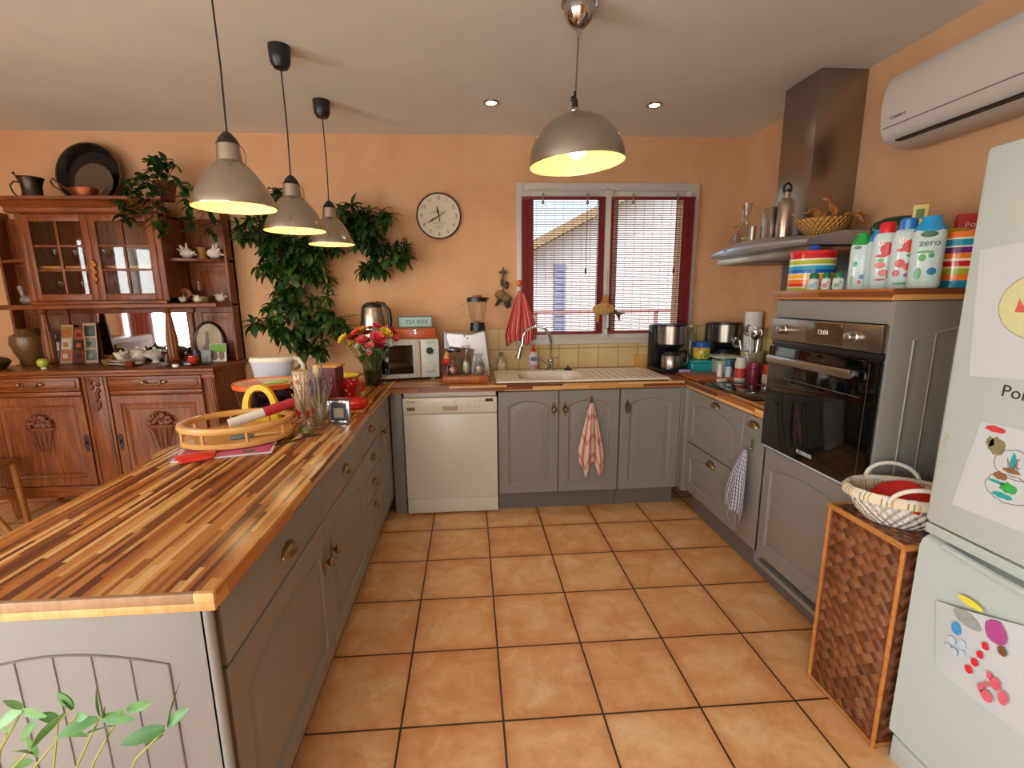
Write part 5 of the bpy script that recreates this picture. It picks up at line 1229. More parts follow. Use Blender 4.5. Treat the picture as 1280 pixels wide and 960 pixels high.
def jar(name, loc, r, h, cbody, ccap, lab, hc=.02, cat='spice jar', extra=None, rz=0):
    t = thing(name, lab, cat, loc, rz)
    b = B(); b.lathe([(.0001, 0), (r, 0), (r*1.02, .004), (r*1.02, h-hc-.006), (r*.85, h-hc)], n=24); part('jar_body', b, cbody if not isinstance(cbody, str) else mat('jar_'+cbody, cbody, .25, var=.15), t)
    b = B(); b.lathe([(r*.92, h-hc), (r*.92, h), (.0001, h+.001)], n=24); part('lid', b, ccap if not isinstance(ccap, str) else mat('lid_'+ccap, ccap, .3, var=.05), t)
    if extra: b = B(); b.lathe([(r*1.03, h*.12), (r*1.03, h*.55)], n=24, cap=False); part('label', b, mat('label_'+extra, extra, .5, var=.15, vs=50), t)
    return t
jar('spice_jar', (1.90, .24, H), .016, .10, 'd8d4cc', 'dcdcd8', 'small white spice dispenser left of the blue capped jar', .03)
b = B(); b.lathe([(.0001, 0), (.035, 0), (.038, .006), (.02, .012), (.0001, .012)], n=24, M=T(0, 0, 0)); single('saucer', 'white little saucer in front of the spice jars', 'saucer', b, M_PORC, (1.875, .17, H+.0))
jar('spice_jar', (1.955, .235, H), .020, .125, 'b8c4cc', '1c6a98', 'grey spice jar with blue and white cap', .045)
jar('spice_jar', (2.01, .22, H), .024, .055, '8a9aa0', '6a7c88', 'low grey blue jar beside the tall white jar', .02)
jar('spice_jar', (2.02, .30, H), .026, .105, '2a3238', '14161c', 'dark jar behind the low grey blue jar', .03)
jar('spice_jar', (1.99, .155, H), .034, .150, 'd4ccb8', 'd8d4d0', 'tall pale jar with red base band before the cream pot', .02, extra='c4302a')
jar('spice_jar', (2.03, .075, H), .038, .125, '7a1c34', '8c2444', 'dark crimson jar beside the cream pot', .03)
jar('spice_jar', (2.06, -.03, H), .034, .125, 'b82c20', 'c8281c', 'bright red jar with white scribbled label nearest the oven', .03, extra='c8a898')
b = B(); b.lathe([(.0001, 0), (.045, 0), (.05, .004), (.05, .15), (.045, .17), (.045, .175)], n=28); single('glass_jar', 'tall empty clear glass jar behind the pale jar', 'jar', b, M_GLASSD, (2.07, .22, H))
b = B(); b.lathe([(.0001, 0), (.026, 0), (.022, .04), (.012, .06), (.011, .085), (.014, .09), (.0001, .094)], n=20); single('salt_mill', 'small clear and steel salt mill on the hob edge', 'mill', b, M_GLASSD, (1.965, -.16, .8765))
b = B(); b.box(-.085, .085, -.009, .009, 0, .20, .006); single('chopping_board', 'thick wooden board standing on edge against the oven tower', 'chopping board', b, M_BEECH, (1.755, -.62, H), -2)
b = B(); b.box(1.70, 1.98, .165, .46, .8703, .884, .004); single('chopping_board', 'flat orange brown board lying in front of the teal tin', 'chopping board', b, wood('orange_brown_board', '8a4420', 'a85a2c', 'c07840', .35, (14, 2, 2)), (0, 0, 0))

# ---- on the hood
HZ = 1.7035
t = thing('carafe', 'clear glass carafe with long neck on the cooker hood', 'carafe', (1.915, .10, HZ))
b = B(); b.lathe([(.0001, 0), (.045, 0), (.060, .03), (.055, .06), (.026, .105), (.020, .14), (.022, .19), (.030, .235), (.028, .235), (.019, .19), (.017, .14), (.022, .105), (.051, .06), (.056, .03), (.0001, .004)], n=32); part('glass_body', b, M_GLASSD, t)
t = thing('wine_glass', 'upturned amber tinted stem glass left of the carafe', 'glass', (1.93, .225, HZ))
b = B(); b.lathe([(.040, 0), (.038, .04), (.022, .07), (.005, .078), (.004, .115), (.03, .125), (.0001, .127)], n=28); part('glass_body', b, M_GLASSD, t)
for (x, y, r, h, lab) in ((1.865, -.06, .017, .085, 'narrow steel tumbler left of the wider one on the hood'), (1.915, -.10, .026, .085, 'wider steel tumbler next to the drinking bottle')):
    b = B(); b.lathe([(.0001, 0), (r, 0), (r*1.03, h), (r*.95, h), (r*.9, .004), (.0001, .004)], n=24); single('steel_tumbler', lab, 'tumbler', b, M_STEELV, (x, y, HZ))
b = B(); b.box(-.022, .022, -.03, .03, 0, .17, .008); single('steel_tin', 'tall flat steel tin behind the drinking bottle', 'tin', b, M_STEEL, (1.90, -.155, HZ), 10)
t = thing('drinking_bottle', 'steel drinking bottle with black loop cap on the cooker hood', 'bottle', (1.945, -.215, HZ))
b = B(); b.lathe([(.0001, 0), (.039, 0), (.040, .006), (.040, .165), (.034, .19), (.020, .205), (.019, .235), (.0001, .236)], n=32); part('bottle_body', b, mat('champagne_steel', 'b0a090', .28, .85, var=.05), t)
b = B(); b.lathe([(.022, .234), (.022, .25), (.0001, .252)], n=24); b.tube([(-.021, 0, .245), (-.018, 0, .268), (0, 0, .282), (.018, 0, .268), (.021, 0, .245)], .006, 8); part('loop_cap', b, M_BLACK, t)
t = thing('straw_basket', 'round golden straw basket holding dry leaves on the hood', 'basket', (2.03, -.39, HZ))
b = B(); b.lathe([(.0001, 0), (.075, 0), (.105, .03), (.128, .072), (.122, .074), (.098, .032), (.07, .008), (.0001, .008)], n=48, sx=1., sy=.9); part('basket_wall', b, M_WICKB, t)
b = B(); b.tube([(-.12, 0, .07), (-.15, -.01, .085), (-.165, .0, .10)], .003, 5); part('loose_cane', b, M_CANE, t)
rr = random.Random(5)
def dryleaf(b, c, yaw, pit, L, W):
    M = T(*c) @ RZ(yaw) @ RX(pit)
    b.grid(lambda u, v: ((u-.5)*2*W*math.sin(PI*min(1, v*1.02+.02))**.8, v*L, .03*math.sin(PI*v)+.25*W*abs(u-.5)*2+.006*math.sin(11*v+5*u)), 6, 10, M=M)
LF = [((-.03, .0, .05), -60, 25, .12, .035, 'curled dry brown leaf lying over the left of the straw basket'), ((.02, -.03, .06), 20, 62, .13, .028, 'tall pointed dry leaf standing up in the straw basket'), ((.05, -.02, .05), -90, 10, .15, .035, 'long dry leaf sticking out to the right of the straw basket'), ((0, .03, .06), 100, 20, .11, .035, 'pale dry leaf at the back of the straw basket'), ((.04, -.06, .06), -150, -12, .10, .030, 'small dry leaf drooping over the basket front')]
for c, yw, pt, L_, W_, lab in LF:
    b = B(); dryleaf(b, (0, 0, 0), yw, pt, L_, W_); o = single('dry_leaf', lab, 'leaf', b, mat('dry_leaf', 'b8793c', .7, var=.3, vs=30), (2.03+c[0], -.39+c[1], HZ+c[2]), group='dry leaves in the straw basket'); m_ = o.modifiers.new('t', 'SOLIDIFY'); m_.thickness = .001

# ---- on the oven tower shelf
SH = 1.4305
def canister(name, loc, r0, r1, h, stops, lab, knob_col=None, cat='canister', lid=None):
    t = thing(name, lab, cat, loc)
    m = stripe_mat(name+'_stripes', stops, 2, .18, 1/h, 0)
    b = B(); b.lathe([(.0001, 0), (r0, 0), (r0*1.01, .004), (r1, h-.006), (r1*.97, h), (.0001, h)], n=40); part('striped_body', b, m, t)
    if knob_col:
        b = B(); b.lathe([(.012, h), (.022, h+.006), (.024, h+.016), (.018, h+.026), (.0001, h+.028)], n=20); part('lid_knob', b, mat('knob_'+knob_col, knob_col, .2), t)
    return t
canister('striped_canister', (1.83, -.62, SH), .092, .092, .172, [(0, 'a8c040'), (.07, 'e8dcd0'), (.09, 'd83420'), (.17, 'ec7a28'), (.27, 'f0e4d4'), (.30, 'f0b030'), (.40, 'e8dcd0'), (.43, '2060b8'), (.52, '28a0c0'), (.62, 'e8e4dc'), (.66, 'b0bc38'), (.76, 'e8e0d8'), (.80, 'c81c24'), (.93, 'd83030')], 'round canister with rainbow stripes and blue knob on the tower shelf', '1c5ac0')
# colourful stacked bowls (outer look: tapered stack)
canister('striped_bowl_stack', (1.93, -1.195, SH), .062, .085, .180, [(0, '1c86a8'), (.13, 'ec7a28'), (.24, '9ab030'), (.34, 'e8d8a0'), (.38, 'c81c24'), (.48, 'e8dcc0'), (.52, 'ec7a28'), (.62, '6a2a78'), (.72, 'e8e0d0'), (.75, '1c94b0'), (.86, 'e8e4d8'), (.89, 'ec7a28')], 'stack of rainbow striped beakers beside the fridge', None, 'beakers')
b = B(); b.lathe([(.0001, 0), (.03, 0), (.034, .014), (.0001, .02)], n=24); single('lime_lid', 'lime green small lid on top of the striped beaker stack', 'lid', b, mat('lime_green', 'b8c040', .3), (1.93, -1.17, SH+.181))
for i, (x, y, w_, c2, lab) in enumerate(((1.73, -.775, .021, '7ab4c0', 'small green capped sweetener bottle, first of the three'), (1.74, -.835, .017, 'd07090', 'small green capped sweetener bottle with pink label, middle of the three'), (1.75, -.888, .019, '6aa870', 'small green capped sweetener bottle with green label, last of the three'))):
    t = thing('sweetener_bottle', lab, 'bottle', (x, y, SH), -43, 'small green capped bottles')
    b = B(); b.lathe([(.0001, 0), (w_, 0), (w_*1.05, .01), (w_, .040), (w_*.8, .046), (.0001, .046)], n=20, sy=.7); part('bottle_body', b, mat('pale_label_%d' % i, 'ccd4cc', .25, var=.1), t)
    b = B(); b.lathe([(w_*.85, .046), (w_*.85, .062), (w_*.5, .071), (.0001, .072)], n=20, sy=.7); part('cap', b, mat('deep_green_cap', '0c6a3c', .25), t)
    b = B(); b.ell((-.003, -w_*.7, .018), (w_*.5, .002, .009), 10, 6); b.ell((w_*.4, -w_*.68, .03), (w_*.25, .002, .005), 10, 6); part('label_print', b, mat('print_'+c2, c2, .4), t)
def bigbottle(x, y, w, h, capc, lab, marks, dome=False, seed=0, rz=-43, texts=()):
    t = thing('milk_shake_bottle', lab, 'bottle', (x, y, SH), rz, None)
    hb = h*.84
    b = B(); b.lathe([(.0001, 0), (w*.9, 0), (w, .006), (w, hb*.9), (w*.88, hb*.97), (w*.72, hb), (.0001, hb)], n=28, sy=.72, power=2.6); part('bottle_body', b, mat('white_blue_sleeve', 'c4d6d6', .2, var=.08, vs=30), t)
    b = B()
    if dome: b.lathe([(w*.98, hb*.93), (w*.96, hb*.98), (w*.6, h*.93), (w*.58, h*.99), (.0001, h)], n=28, sy=.74)
    else: b.lathe([(w*.62, hb), (w*.64, h*.97), (w*.5, h), (.0001, h)], n=24)
    part('cap', b, mat('cap_'+capc, capc, .25), t)
    groups = {}
    for (u, z, a, c, col) in marks: groups.setdefault(col, []).append((u, z, a, c))
    for col, ls in groups.items():
        b = B()
        for (u, z, a, c) in ls:
            n = 16; pts = []
            for k in range(n):
                uu = u+a*math.cos(2*PI*k/n); zz = z*h+c*math.sin(2*PI*k/n)
                th = uu/w; ct, st = math.cos(th), math.sin(th); q = (abs(ct)**2.6+abs(st)**2.6)**(-1/2.6)
                pts.append((w*st*q*1.012, -w*.72*ct*q*1.03, zz))
            th = u/w; ct, st = math.cos(th), math.sin(th); q = (abs(ct)**2.6+abs(st)**2.6)**(-1/2.6)
            pts.append((w*st*q*1.02, -w*.72*ct*q*1.045, z*h)); b.add(pts, [(k, (k+1) % n, n) for k in range(n)])
        part('label_print', b, mat('print_'+col, col, .3, var=.1), t)
    for (tx, sz, uu, zz, tc) in texts:
        b = B(); b.text(tx, sz, T(uu, -w*.72*1.06, zz*h) @ RX(90), .0006); part('lettering', b, mat('print_'+tc, tc, .3), t)
    return t
bigbottle(1.80, -.925, .034, .215, '1c9a3c', 'green capped tall bottle, first from the left behind the small bottles', [(-.01, .74, .012, .006, '2a6a3a'), (-.012, .45, .007, .011, '3a9a4a'), (.012, .22, .009, .009, '3a78a8'), (.006, .13, .006, .008, 'c84050'), (-.016, .15, .006, .02, '8aa04a')], True)
bigbottle(1.825, -.975, .034, .222, '1c8ad0', 'sky blue capped bottle between the green and the red capped ones', [(.004, .62, .005, .010, '8a3a6a'), (-.004, .70, .004, .006, '8a3a6a'), (.01, .2, .008, .008, '3a78a8')], True)
bigbottle(1.80, -1.035, .038, .238, 'd8202c', 'red capped bottle with big crimson fruit label', [(.006, .60, .019, .024, 'c8202c'), (-.006, .50, .018, .006, 'c8202c'), (-.008, .36, .016, .012, 'd86a5c'), (.004, .24, .016, .012, 'd86a5c'), (-.004, .14, .016, .004, 'b83030'), (-.008, .435, .010, .006, '4aa048'), (-.012, .69, .010, .010, 'f0e8e4'), (.02, .18, .006, .006, '2a3c58')], texts=[('U', .018, -.011, .69, 'c8202c')])
bigbottle(1.805, -1.115, .040, .240, '2a78c8', 'blue capped bottle with raspberries on the label', [(.010, .60, .019, .022, 'd03428'), (-.010, .55, .014, .006, 'd03428'), (-.010, .36, .014, .015, 'cc2c38'), (.012, .31, .013, .013, 'd84848'), (-.017, .22, .010, .012, 'c43040'), (.010, .19, .007, .007, 'a03c80'), (.0, .07, .025, .004, '3a9a5a'), (-.010, .69, .010, .010, 'f0e8e4'), (.018, .47, .014, .006, '5a9a6a')], texts=[('U', .018, -.010, .69, 'd03428')])
bigbottle(1.80, -1.205, .044, .235, '1c94d4', 'largest sky blue capped bottle with green leaves beside the beakers', [(-.002, .74, .022, .010, '2a5a34'), (-.012, .42, .010, .012, '4aa84a'), (.010, .45, .008, .008, '3a9a5a'), (-.018, .2, .009, .02, '3a9a3a'), (.016, .23, .012, .012, '2a78a8'), (-.006, .5, .022, .004, '4aa05a')], True, texts=[('zero', .030, .002, .62, '2a5a34')])
t = thing('storage_pot', 'dark round pot with green lid behind the tall bottles', 'pot', (2.03, -.84, SH))
b = B(); b.lathe([(.0001, 0), (.085, 0), (.095, .03), (.095, .235), (.0001, .235)], n=36); part('pot_body', b, mat('dark_blue_pot', '1a2238', .25, var=.2), t)
b = B(); b.lathe([(.100, .232), (.102, .25), (.092, .268), (.06, .285), (.0001, .292)], n=36); part('lid', b, mat('dark_green_lid', '123c26', .2), t)
b = B(); b.box(-.022, .022, -.03, .03, 0, .305, .002); b.mi = 1; b.box(-.012, .012, -.0312, -.030, .255, .29); single('pasta_box', 'tall pale yellow carton rising behind the blue capped bottle', 'box', b, [mat('pale_yellow_carton', 'd8cc78', .5), mat('green_leaf_print', '5a7a3c', .5)], (1.965, -.985, SH), -43)
t = thing('chocolate_box', 'red carton with white script beside the fridge top', 'box', (2.06, -1.12, SH), -38)
b = B(); b.mi = 0; b.box(-.06, .06, -.03, .03, 0, .255, .002); b.mi = 1; b.box(.0605, .0615, -.028, .028, .004, .25); part('carton', b, [mat('red_carton', 'b81c1c', .4, var=.08), mat('tan_side', 'b08a50', .5)], t)
b = B(); b.text('Poulain', .028, T(0, -.0305, .218) @ RX(90) @ RZ(6)); b.box(-.045, .045, -.0308, -.030, .198, .201); part('lettering', b, M_PORC, t)

# ---- peninsula
# jug with flowers
t = thing('flower_jug', 'clear glass jug holding the bright bouquet at the corner of the peninsula', 'jug', (-.36, .30, H))
b = B(); b.lathe([(.0001, 0), (.052, 0), (.056, .006), (.060, .10), (.066, .195), (.063, .195), (.056, .10), (.052, .01), (.0001, .008)], n=36); part('glass_body', b, M_GLASSD, t)
b = B(); b.tube([(.062, 0, .17), (.098, 0, .165), (.105, 0, .11), (.09, 0, .06), (.06, 0, .05)], .007, 10); part('handle', b, M_GLASSD, t)
b = B(); b.lathe([(.0001, .009), (.0505, .009), (.0545, .10), (.0001, .10)], n=30); part('water', b, glass('greenish_water', 'a8bc98'), t)
bq = thing('bouquet', 'bouquet of red pink and yellow flowers in the glass jug', 'flowers', (-.36, .30, H+.012))
rr = random.Random(11)
FL = [(-.150, -.06, .285, .030, 'yellow'), (-.095, -.06, .300, .026, 'crimson'), (-.085, -.02, .325, .022, 'red'), (-.05, .0, .325, .034, 'amber'), (-.035, -.08, .275, .030, 'coral'), (.008, -.09, .245, .022, 'pink'), (.055, -.07, .285, .040, 'coral'), (.040, .0, .355, .024, 'red'), (.098, -.05, .315, .034, 'yellow'), (.13, -.01, .325, .026, 'crimson'), (.145, -.03, .28, .024, 'coral'), (.02, -.03, .30, .018, 'cream'), (.005, -.10, .205, .014, 'pink'), (-.03, .05, .31, .028, 'crimson'), (.09, .05, .30, .03, 'coral'), (-.10, .04, .28, .028, 'amber'), (-.06, -.09, .245, .018, 'cream'), (.07, -.09, .245, .020, 'crimson'), (-.12, -.02, .245, .020, 'yellow'), (.10, .02, .345, .020, 'pink'), (-.01, .04, .345, .020, 'coral'), (.12, -.07, .25, .018, 'cream'), (-.075, -.07, .325, .020, 'coral')]
FC = {'yellow': 'e4c43c', 'crimson': 'a8182c', 'red': 'd02c34', 'amber': 'd8942c', 'coral': 'e0505c', 'pink': 'ec7c88', 'cream': 'c4ccb8'}
for (x, y, z, r, c) in FL:
    b = B(); top = Vector((x, y, z)); ax = Vector((x*1.2, y*1.2-.25*.2, .18)).normalized(); q = ax.to_track_quat('Z', 'Y').to_matrix().to_4x4()
    for ring_, (k, tilt, s_) in enumerate(((7, 62, 1.), (6, 40, .85), (5, 20, .62), (3, 8, .4))):
        for j in range(k):
            M = Matrix.Translation(top) @ q @ RZ(360*j/k+ring_*25) @ RX(-tilt+rr.uniform(-6, 6))
            b.grid(lambda u, v: ((u-.5)*r*1.75*s_*math.sin(PI*(.12+.80*v)), .10*r*math.cos(PI*(u-.5)), v*r*1.45*s_), 4, 4, M=M)
    part('flower_'+c, b, mat('petal_'+c, FC[c], .6, var=.15, vs=80), bq)
b = B()
for (x, y, z, r, c) in FL: b.tube([(x*.12, y*.12, .002), (x*.35, y*.35, .12), (x, y, z)], .0022, 5)
for i in range(60):
    a = rr.uniform(0, 2*PI); rad = rr.uniform(.02, .11); z = rr.uniform(.13, .27); M = T(rad*math.cos(a), rad*math.sin(a)*.8-.01, z) @ RZ(rr.uniform(0, 360)) @ RX(rr.uniform(10, 80))
    b.grid(lambda u, v: ((u-.5)*.028*math.sin(PI*v)**.8, v*.06, .008*math.sin(PI*v)), 2, 4, M=M)
part('stems_and_leaves', b, leaf_mat('bouquet_leaf', '3c5a24', '68843c'), bq)
# red mug
def mugm(): return blob_mat('red_mug_with_white_hearts', 'b81c1a', ['e8c8b8', 'b81c1a', 'd89a8a', 'b81c1a'], 46, .36, .2)
t = thing('red_mug', 'red mug patterned with pale hearts near the bouquet', 'mug', (-.425, -.09, H))
b = B(); b.lathe([(.0001, 0), (.036, 0), (.040, .01), (.044, .04), (.058, .075), (.064, .105), (.060, .105), (.054, .075), (.0001, .07)], n=32); part('bowl', b, mugm(), t)
b = B(); b.tube([(.055, 0, .09), (.088, 0, .085), (.088, 0, .045), (.045, 0, .035)], .006, 8); part('handle', b, mat('red_glaze', 'b81c1a', .2), t)
b = B(); b.lathe([(.0001, 0), (.055, 0), (.085, .030), (.098, .055), (.095, .056), (.08, .032), (.0001, .008)], n=32); single('yellow_bowl', 'bright yellow rimmed bowl behind the red mug', 'bowl', b, mat('yellow_glaze', 'd8c024', .25), (-.50, .10, H+.045))
b = B(); b.box(-.09, .09, -.09, .09, 0, .044, .004); single('cork_stand', 'low wooden stand under the yellow bowl', 'stand', b, M_BEECH, (-.50, .10, H))
# red tray with red lid/box
t = thing('red_tray', 'flat wooden board holding a red cloth at the peninsula edge', 'tray', (-.375, -.36, H))
b = B(); b.box(-.115, .115, -.11, .13, 0, .012, .004); part('board', b, M_CANE, t)
b = B(); b.lathe([(.0001, 0), (.088, 0), (.093, .012), (.088, .03), (.07, .038), (.0001, .04)], n=40, power=3.2); single('red_dish', 'glossy red square dish lying upside down on the wooden board', 'dish', b, mat('glossy_red', 'c4141a', .3), (-.355, -.37, H+.0125))
b = B(); b.tube([(.05*math.cos(a), .03*math.sin(a), 0) for a in [i*PI/12 for i in range(24)]], .003, 6, closed=True); b.cyl((0, 0, -.002), (0, 0, .001), .022, n=20); single('metal_strainer', 'small round metal lid lying on the red dish', 'lid', b, M_STEEL, (-.385, -.40, H+.056))
# framed mirror-like cube photo
t = thing('glass_photo_block', 'square silver glass photo block at the peninsula edge', 'photo frame', (-.325, -.655, H), -8)
TM = RX(-9)
b = B(); ring(b, -.050, .050, 0, .105, .016, -.008, .008, .002); part('frame', b, mat('mirror_glass_frame', 'a8b0ba', .12, .9, var=.3, vs=70), t); 
b = B(); b.box(-.035, .035, -.003, .007, .015, .090); part('mount', b, mat('dark_mount', '40444c', .3, var=.4, vs=60), t)
b = B(); b.box(-.022, .022, -.0042, -.003, .028, .072); part('photo', b, mat('sepia_photo', '9c9478', .4, var=.4, vs=60), t)
# dried flower vase
t = thing('glass_vase', 'narrow square clear vase holding dried lavender', 'vase', (-.385, -.73, H), -8)
b = B(); ring(b, -.024, .024, .0, .115, .003, -.024, -.021, 0); b.box(-.024, .024, -.024, .024, 0, .012, .002); b.box(-.024, -.021, -.024, .024, .01, .115); b.box(.021, .024, -.024, .024, .01, .115); b.box(-.024, .024, .021, .024, .01, .115); b.box(-.024, .024, -.024, -.0225, .01, .115); part('glass_body', b, M_GLASSB, t)
t = thing('dried_flowers', 'bunch of dried lavender and grasses standing in the square vase', 'dried flowers', (-.385, -.73, H+.014))
b = B(); bh = B(); rr = random.Random(21)
for i in range(46):
    a = rr.uniform(0, 2*PI); q = rr.uniform(0, .016); s_ = rr.uniform(.02, .062); h = rr.uniform(.17, .29)*(1-.6*s_/.1)+.03
    p0 = Vector((q*math.cos(a), q*math.sin(a), 0)); p1 = Vector((s_*math.cos(a), s_*math.sin(a), h)); b.tube([p0, p0.lerp(p1, .5)+Vector((0, 0, .01)), p1], .0009, 4)
    d = (p1-p0).normalized()
    for k in range(11): bh.ell(p1-d*(.058*k/10)+Vector((rr.uniform(-.003, .003), rr.uniform(-.003, .003), 0)), (.0030, .0030, .0042), 6, 4)
part('stalks', b, mat('dry_stalk', 'a08a62', .8, var=.2), t); part('flower_spikes', bh, mat('dry_lavender', '857272', .9, var=.35, vs=90), t)
b = B(); b.ell((0, 0, .235), (.016, .012, .028), 14, 10); b.tube([(0, 0, 0), (0, 0, .21)], .0012, 5); part('seed_head', b, mat('cream_seed_head', 'c8b488', .7), t)
# low round tins
t = thing('tealight_glass', 'low clear tealight glass beside the dried flower vase', 'candle holder', (-.418, -.80, H))
b = B(); b.lathe([(.0001, 0), (.028, 0), (.03, .004), (.034, .045), (.031, .045), (.027, .006), (.0001, .005)], n=28); part('glass_body', b, M_GLASSD, t)
b = B(); b.lathe([(.0001, .006), (.024, .006), (.024, .022), (.0001, .022)], n=24); part('wax', b, mat('olive_wax', '8c8c58', .5), t)
t = thing('flower_pot_saucer', 'small shallow glass dish with dried twigs by the round tray', 'dish', (-.475, -.655, H))
b = B(); b.lathe([(.0001, 0), (.03, 0), (.055, .022), (.053, .023), (.03, .004), (.0001, .004)], n=30); part('glass_body', b, M_GLASSD, t)
b = B(); rr = random.Random(31)
for i in range(34):
    a = rr.uniform(0, 2*PI); s_ = rr.uniform(.01, .055); h = rr.uniform(.10, .23); b.tube([(0, 0, .006), (s_*.3*math.cos(a), s_*.3*math.sin(a), h*.5), (s_*math.cos(a), s_*math.sin(a), h)], .0011, 4)
    for k in range(3): b.ell((s_*math.cos(a)*(1-.1*k), s_*math.sin(a)*(1-.1*k), h*(1-.09*k)), (.004, .004, .005), 6, 4)
part('twigs', b, mat('straw_twig', 'b89c74', .8, var=.25), t)
# poppy red decorated pot
t = thing('poppy_canister', 'white tall box decorated with red poppies behind the dried flowers', 'canister', (-.535, -.46, H))
b = B(); b.lathe([(.0001, 0), (.045, 0), (.046, .20), (.0001, .20)], n=30); part('can_body', b, blob_mat('poppy_print', 'd0b8a4', ['b41c1c', 'c8281e', 'd0b8a4', 'b03020'], 22, .42, .35), t)
b = B(); b.lathe([(.048, .198), (.048, .215), (.0001, .218)], n=30); part('lid', b, mat('beige_lid', 'b09878', .5), t)
b = B(); b.box(-.06, .06, -.05, .05, 0, .19, .004); b.mi = 1; b.box(-.068, .068, -.058, .058, .19, .20, .002)
single('letter_box', 'dark red box with pale wooden lid behind the dried flowers', 'box', b, [mat('dark_red_box', '6a1c1c', .5), M_BEECH], (-.50, -.16, H), -10)
# water pitcher
t = thing('water_filter_jug', 'translucent white water filter jug with curved handle', 'jug', (-.83, -.06, H), 4)
b = B(); b.lathe([(.0001, 0), (.075, 0), (.080, .01), (.112, .215), (.108, .216), (.074, .014), (.0001, .012)], n=40, sy=.62, power=2.6); part('jug_body', b, mat('frosted_blue_plastic', 'b4bac8', .3, var=.03), t)
b = B(); b.lathe([(.114, .212), (.118, .222), (.112, .238), (.0001, .242)], n=40, sy=.64, power=2.6); part('lid', b, mat('cream_plastic', 'd8d0c0', .35), t)
b = B(); b.tube([(.10, 0, .228), (.135, 0, .222), (.158, 0, .19), (.160, 0, .12), (.152, 0, .04)], [.012, .013, .011, .009, .008], 10); part('handle', b, mat('cream_plastic', 'd8d0c0', .35), t)
# plastic tub
t = thing('plastic_tub', 'large round clear tub with orange rim and printed lid', 'tub', (-.755, -.35, H))
b = B(); b.lathe([(.0001, 0), (.115, 0), (.122, .01), (.142, .13), (.138, .13), (.118, .012), (.0001, .008)], n=44); part('tub_body', b, glass('cloudy_plastic', 'a8a4b4', 2.2, .15), t)
b = B(); b.lathe([(.143, .122), (.150, .126), (.152, .146), (.143, .150), (.138, .143), (.1385, .13)], n=44, cap=False); part('orange_rim', b, mat('orange_rim', 'd8622a', .3), t)
b = B(); b.lathe([(.139, .1435), (.0001, .146)], n=44, cap=False); lid_ = part('lid', b, mat('pale_lid', 'd8c8b0', .35), t)
b = B(); b.prism([(.02, -.09), (.10, -.06), (.11, .02), (.06, .06), (.03, .0)], .1465, .1475); part('lime_print', b, mat('lime_print', '9cc820', .4), lid_)
b = B(); b.prism([(-.10, -.04), (-.02, -.09), (.0, -.02), (-.06, .05)], .1465, .1475); part('salmon_print', b, mat('salmon_print', 'd88a70', .4), lid_)
b = B(); rr = random.Random(41)
for i in range(26): b.box(-.05, .05, -.012, .012, -.003, .003, .002, T(rr.uniform(-.06, .06), rr.uniform(-.06, .06), .02+.1*rr.random()) @ RZ(rr.uniform(0, 180)) @ RX(rr.uniform(-20, 20)))
single('cutlery_pile', 'jumble of lilac and grey plastic pieces inside the clear tub', 'contents', b, mat('lilac_grey_plastic', '8a7c90', .3, var=.5, vs=20), (-.755, -.35, H+.008))['kind'] = 'stuff'
# yellow arch (slicer)
t = thing('yellow_slicer', 'bright yellow plastic arch shaped kitchen tool before the tub', 'kitchen tool', (-.70, -.56, H), -4)
b = B(); L = []
out = [(.085*math.cos(a)*(1 if a < PI else 1), .170*math.sin(a)**.8) for a in [PI*i/24 for i in range(25)]]
inn = [(.052*math.cos(a), .055+.090*math.sin(a)**.8) for a in [PI*i/24 for i in range(25)]]
vs = []; 
for y in (-.012, .012): vs += [(p[0], y, p[1]) for p in out]+[(p[0], y, p[1]) for p in inn]
fs = []; n = 25
for i in range(24):
    fs += [(i, i+1, n+i+1, n+i), (2*n+i+1, 2*n+i, 3*n+i, 3*n+i+1), (i+1, i, 2*n+i, 2*n+i+1), (n+i, n+i+1, 3*n+i+1, 3*n+i)]
b.add(vs, fs); b.box(-.085, .085, -.012, .012, 0, .0555, .0); part('arch', b, mat('bright_yellow_plastic', 'e4b414', .35), t)
# round wooden gallery tray
t = thing('gallery_tray', 'oval honey wood gallery tray with raised rail on the peninsula', 'tray', (-.665, -.855, H+.006), 18)
A_, B_ = .200, .165
def ov(s, z, n=64): return [(A_*s*math.cos(2*PI*i/n), B_*s*math.sin(2*PI*i/n), z) for i in range(n)]
b = B(); b.loops([ov(.97, 0), ov(1.0, .004), ov(1.0, .018), ov(.98, .022), ov(.90, .0205), ov(.3, .0205)], True, True, True); part('base', b, M_BEECH, t)
b = B(); n = 64; L = []
for s_, z in ((1.02, .060), (1.035, .066), (1.035, .076), (1.02, .082), (.93, .082), (.91, .076), (.91, .066), (.925, .060), (1.02, .060)): L.append(ov(s_, z))
b.loops(L, True); part('rail', b, M_BEECH, t)
for k in range(8):
    a = 2*PI*(k+.3)/8; b = B(); b.cyl((A_*.965*math.cos(a), B_*.965*math.sin(a), .021), (A_*.965*math.cos(a), B_*.965*math.sin(a), .061), .0055, n=12); part('spindle', b, M_BEECH, t)
b = B(); b.mi = 0; b.tube([(-.125, 0, 0), (.005, 0, 0)], .020, 18); b.mi = 1; b.tube([(.006, 0, 0), (.125, 0, 0)], .0205, 18)
single('foil_roll', 'white and red cardboard roll lying on the gallery tray', 'roll', b, [mat('white_card', 'd8d4cc', .5, var=.05), mat('red_card', 'a81c2c', .45, var=.08)], (-.585, -.815, H+.096), 38, ry=-11)
b = B(); b.box(-.08, .0, -.012, .012, 0, .012, .003); b.mi = 1; b.box(.0, .09, -.010, .010, .002, .010, .002)
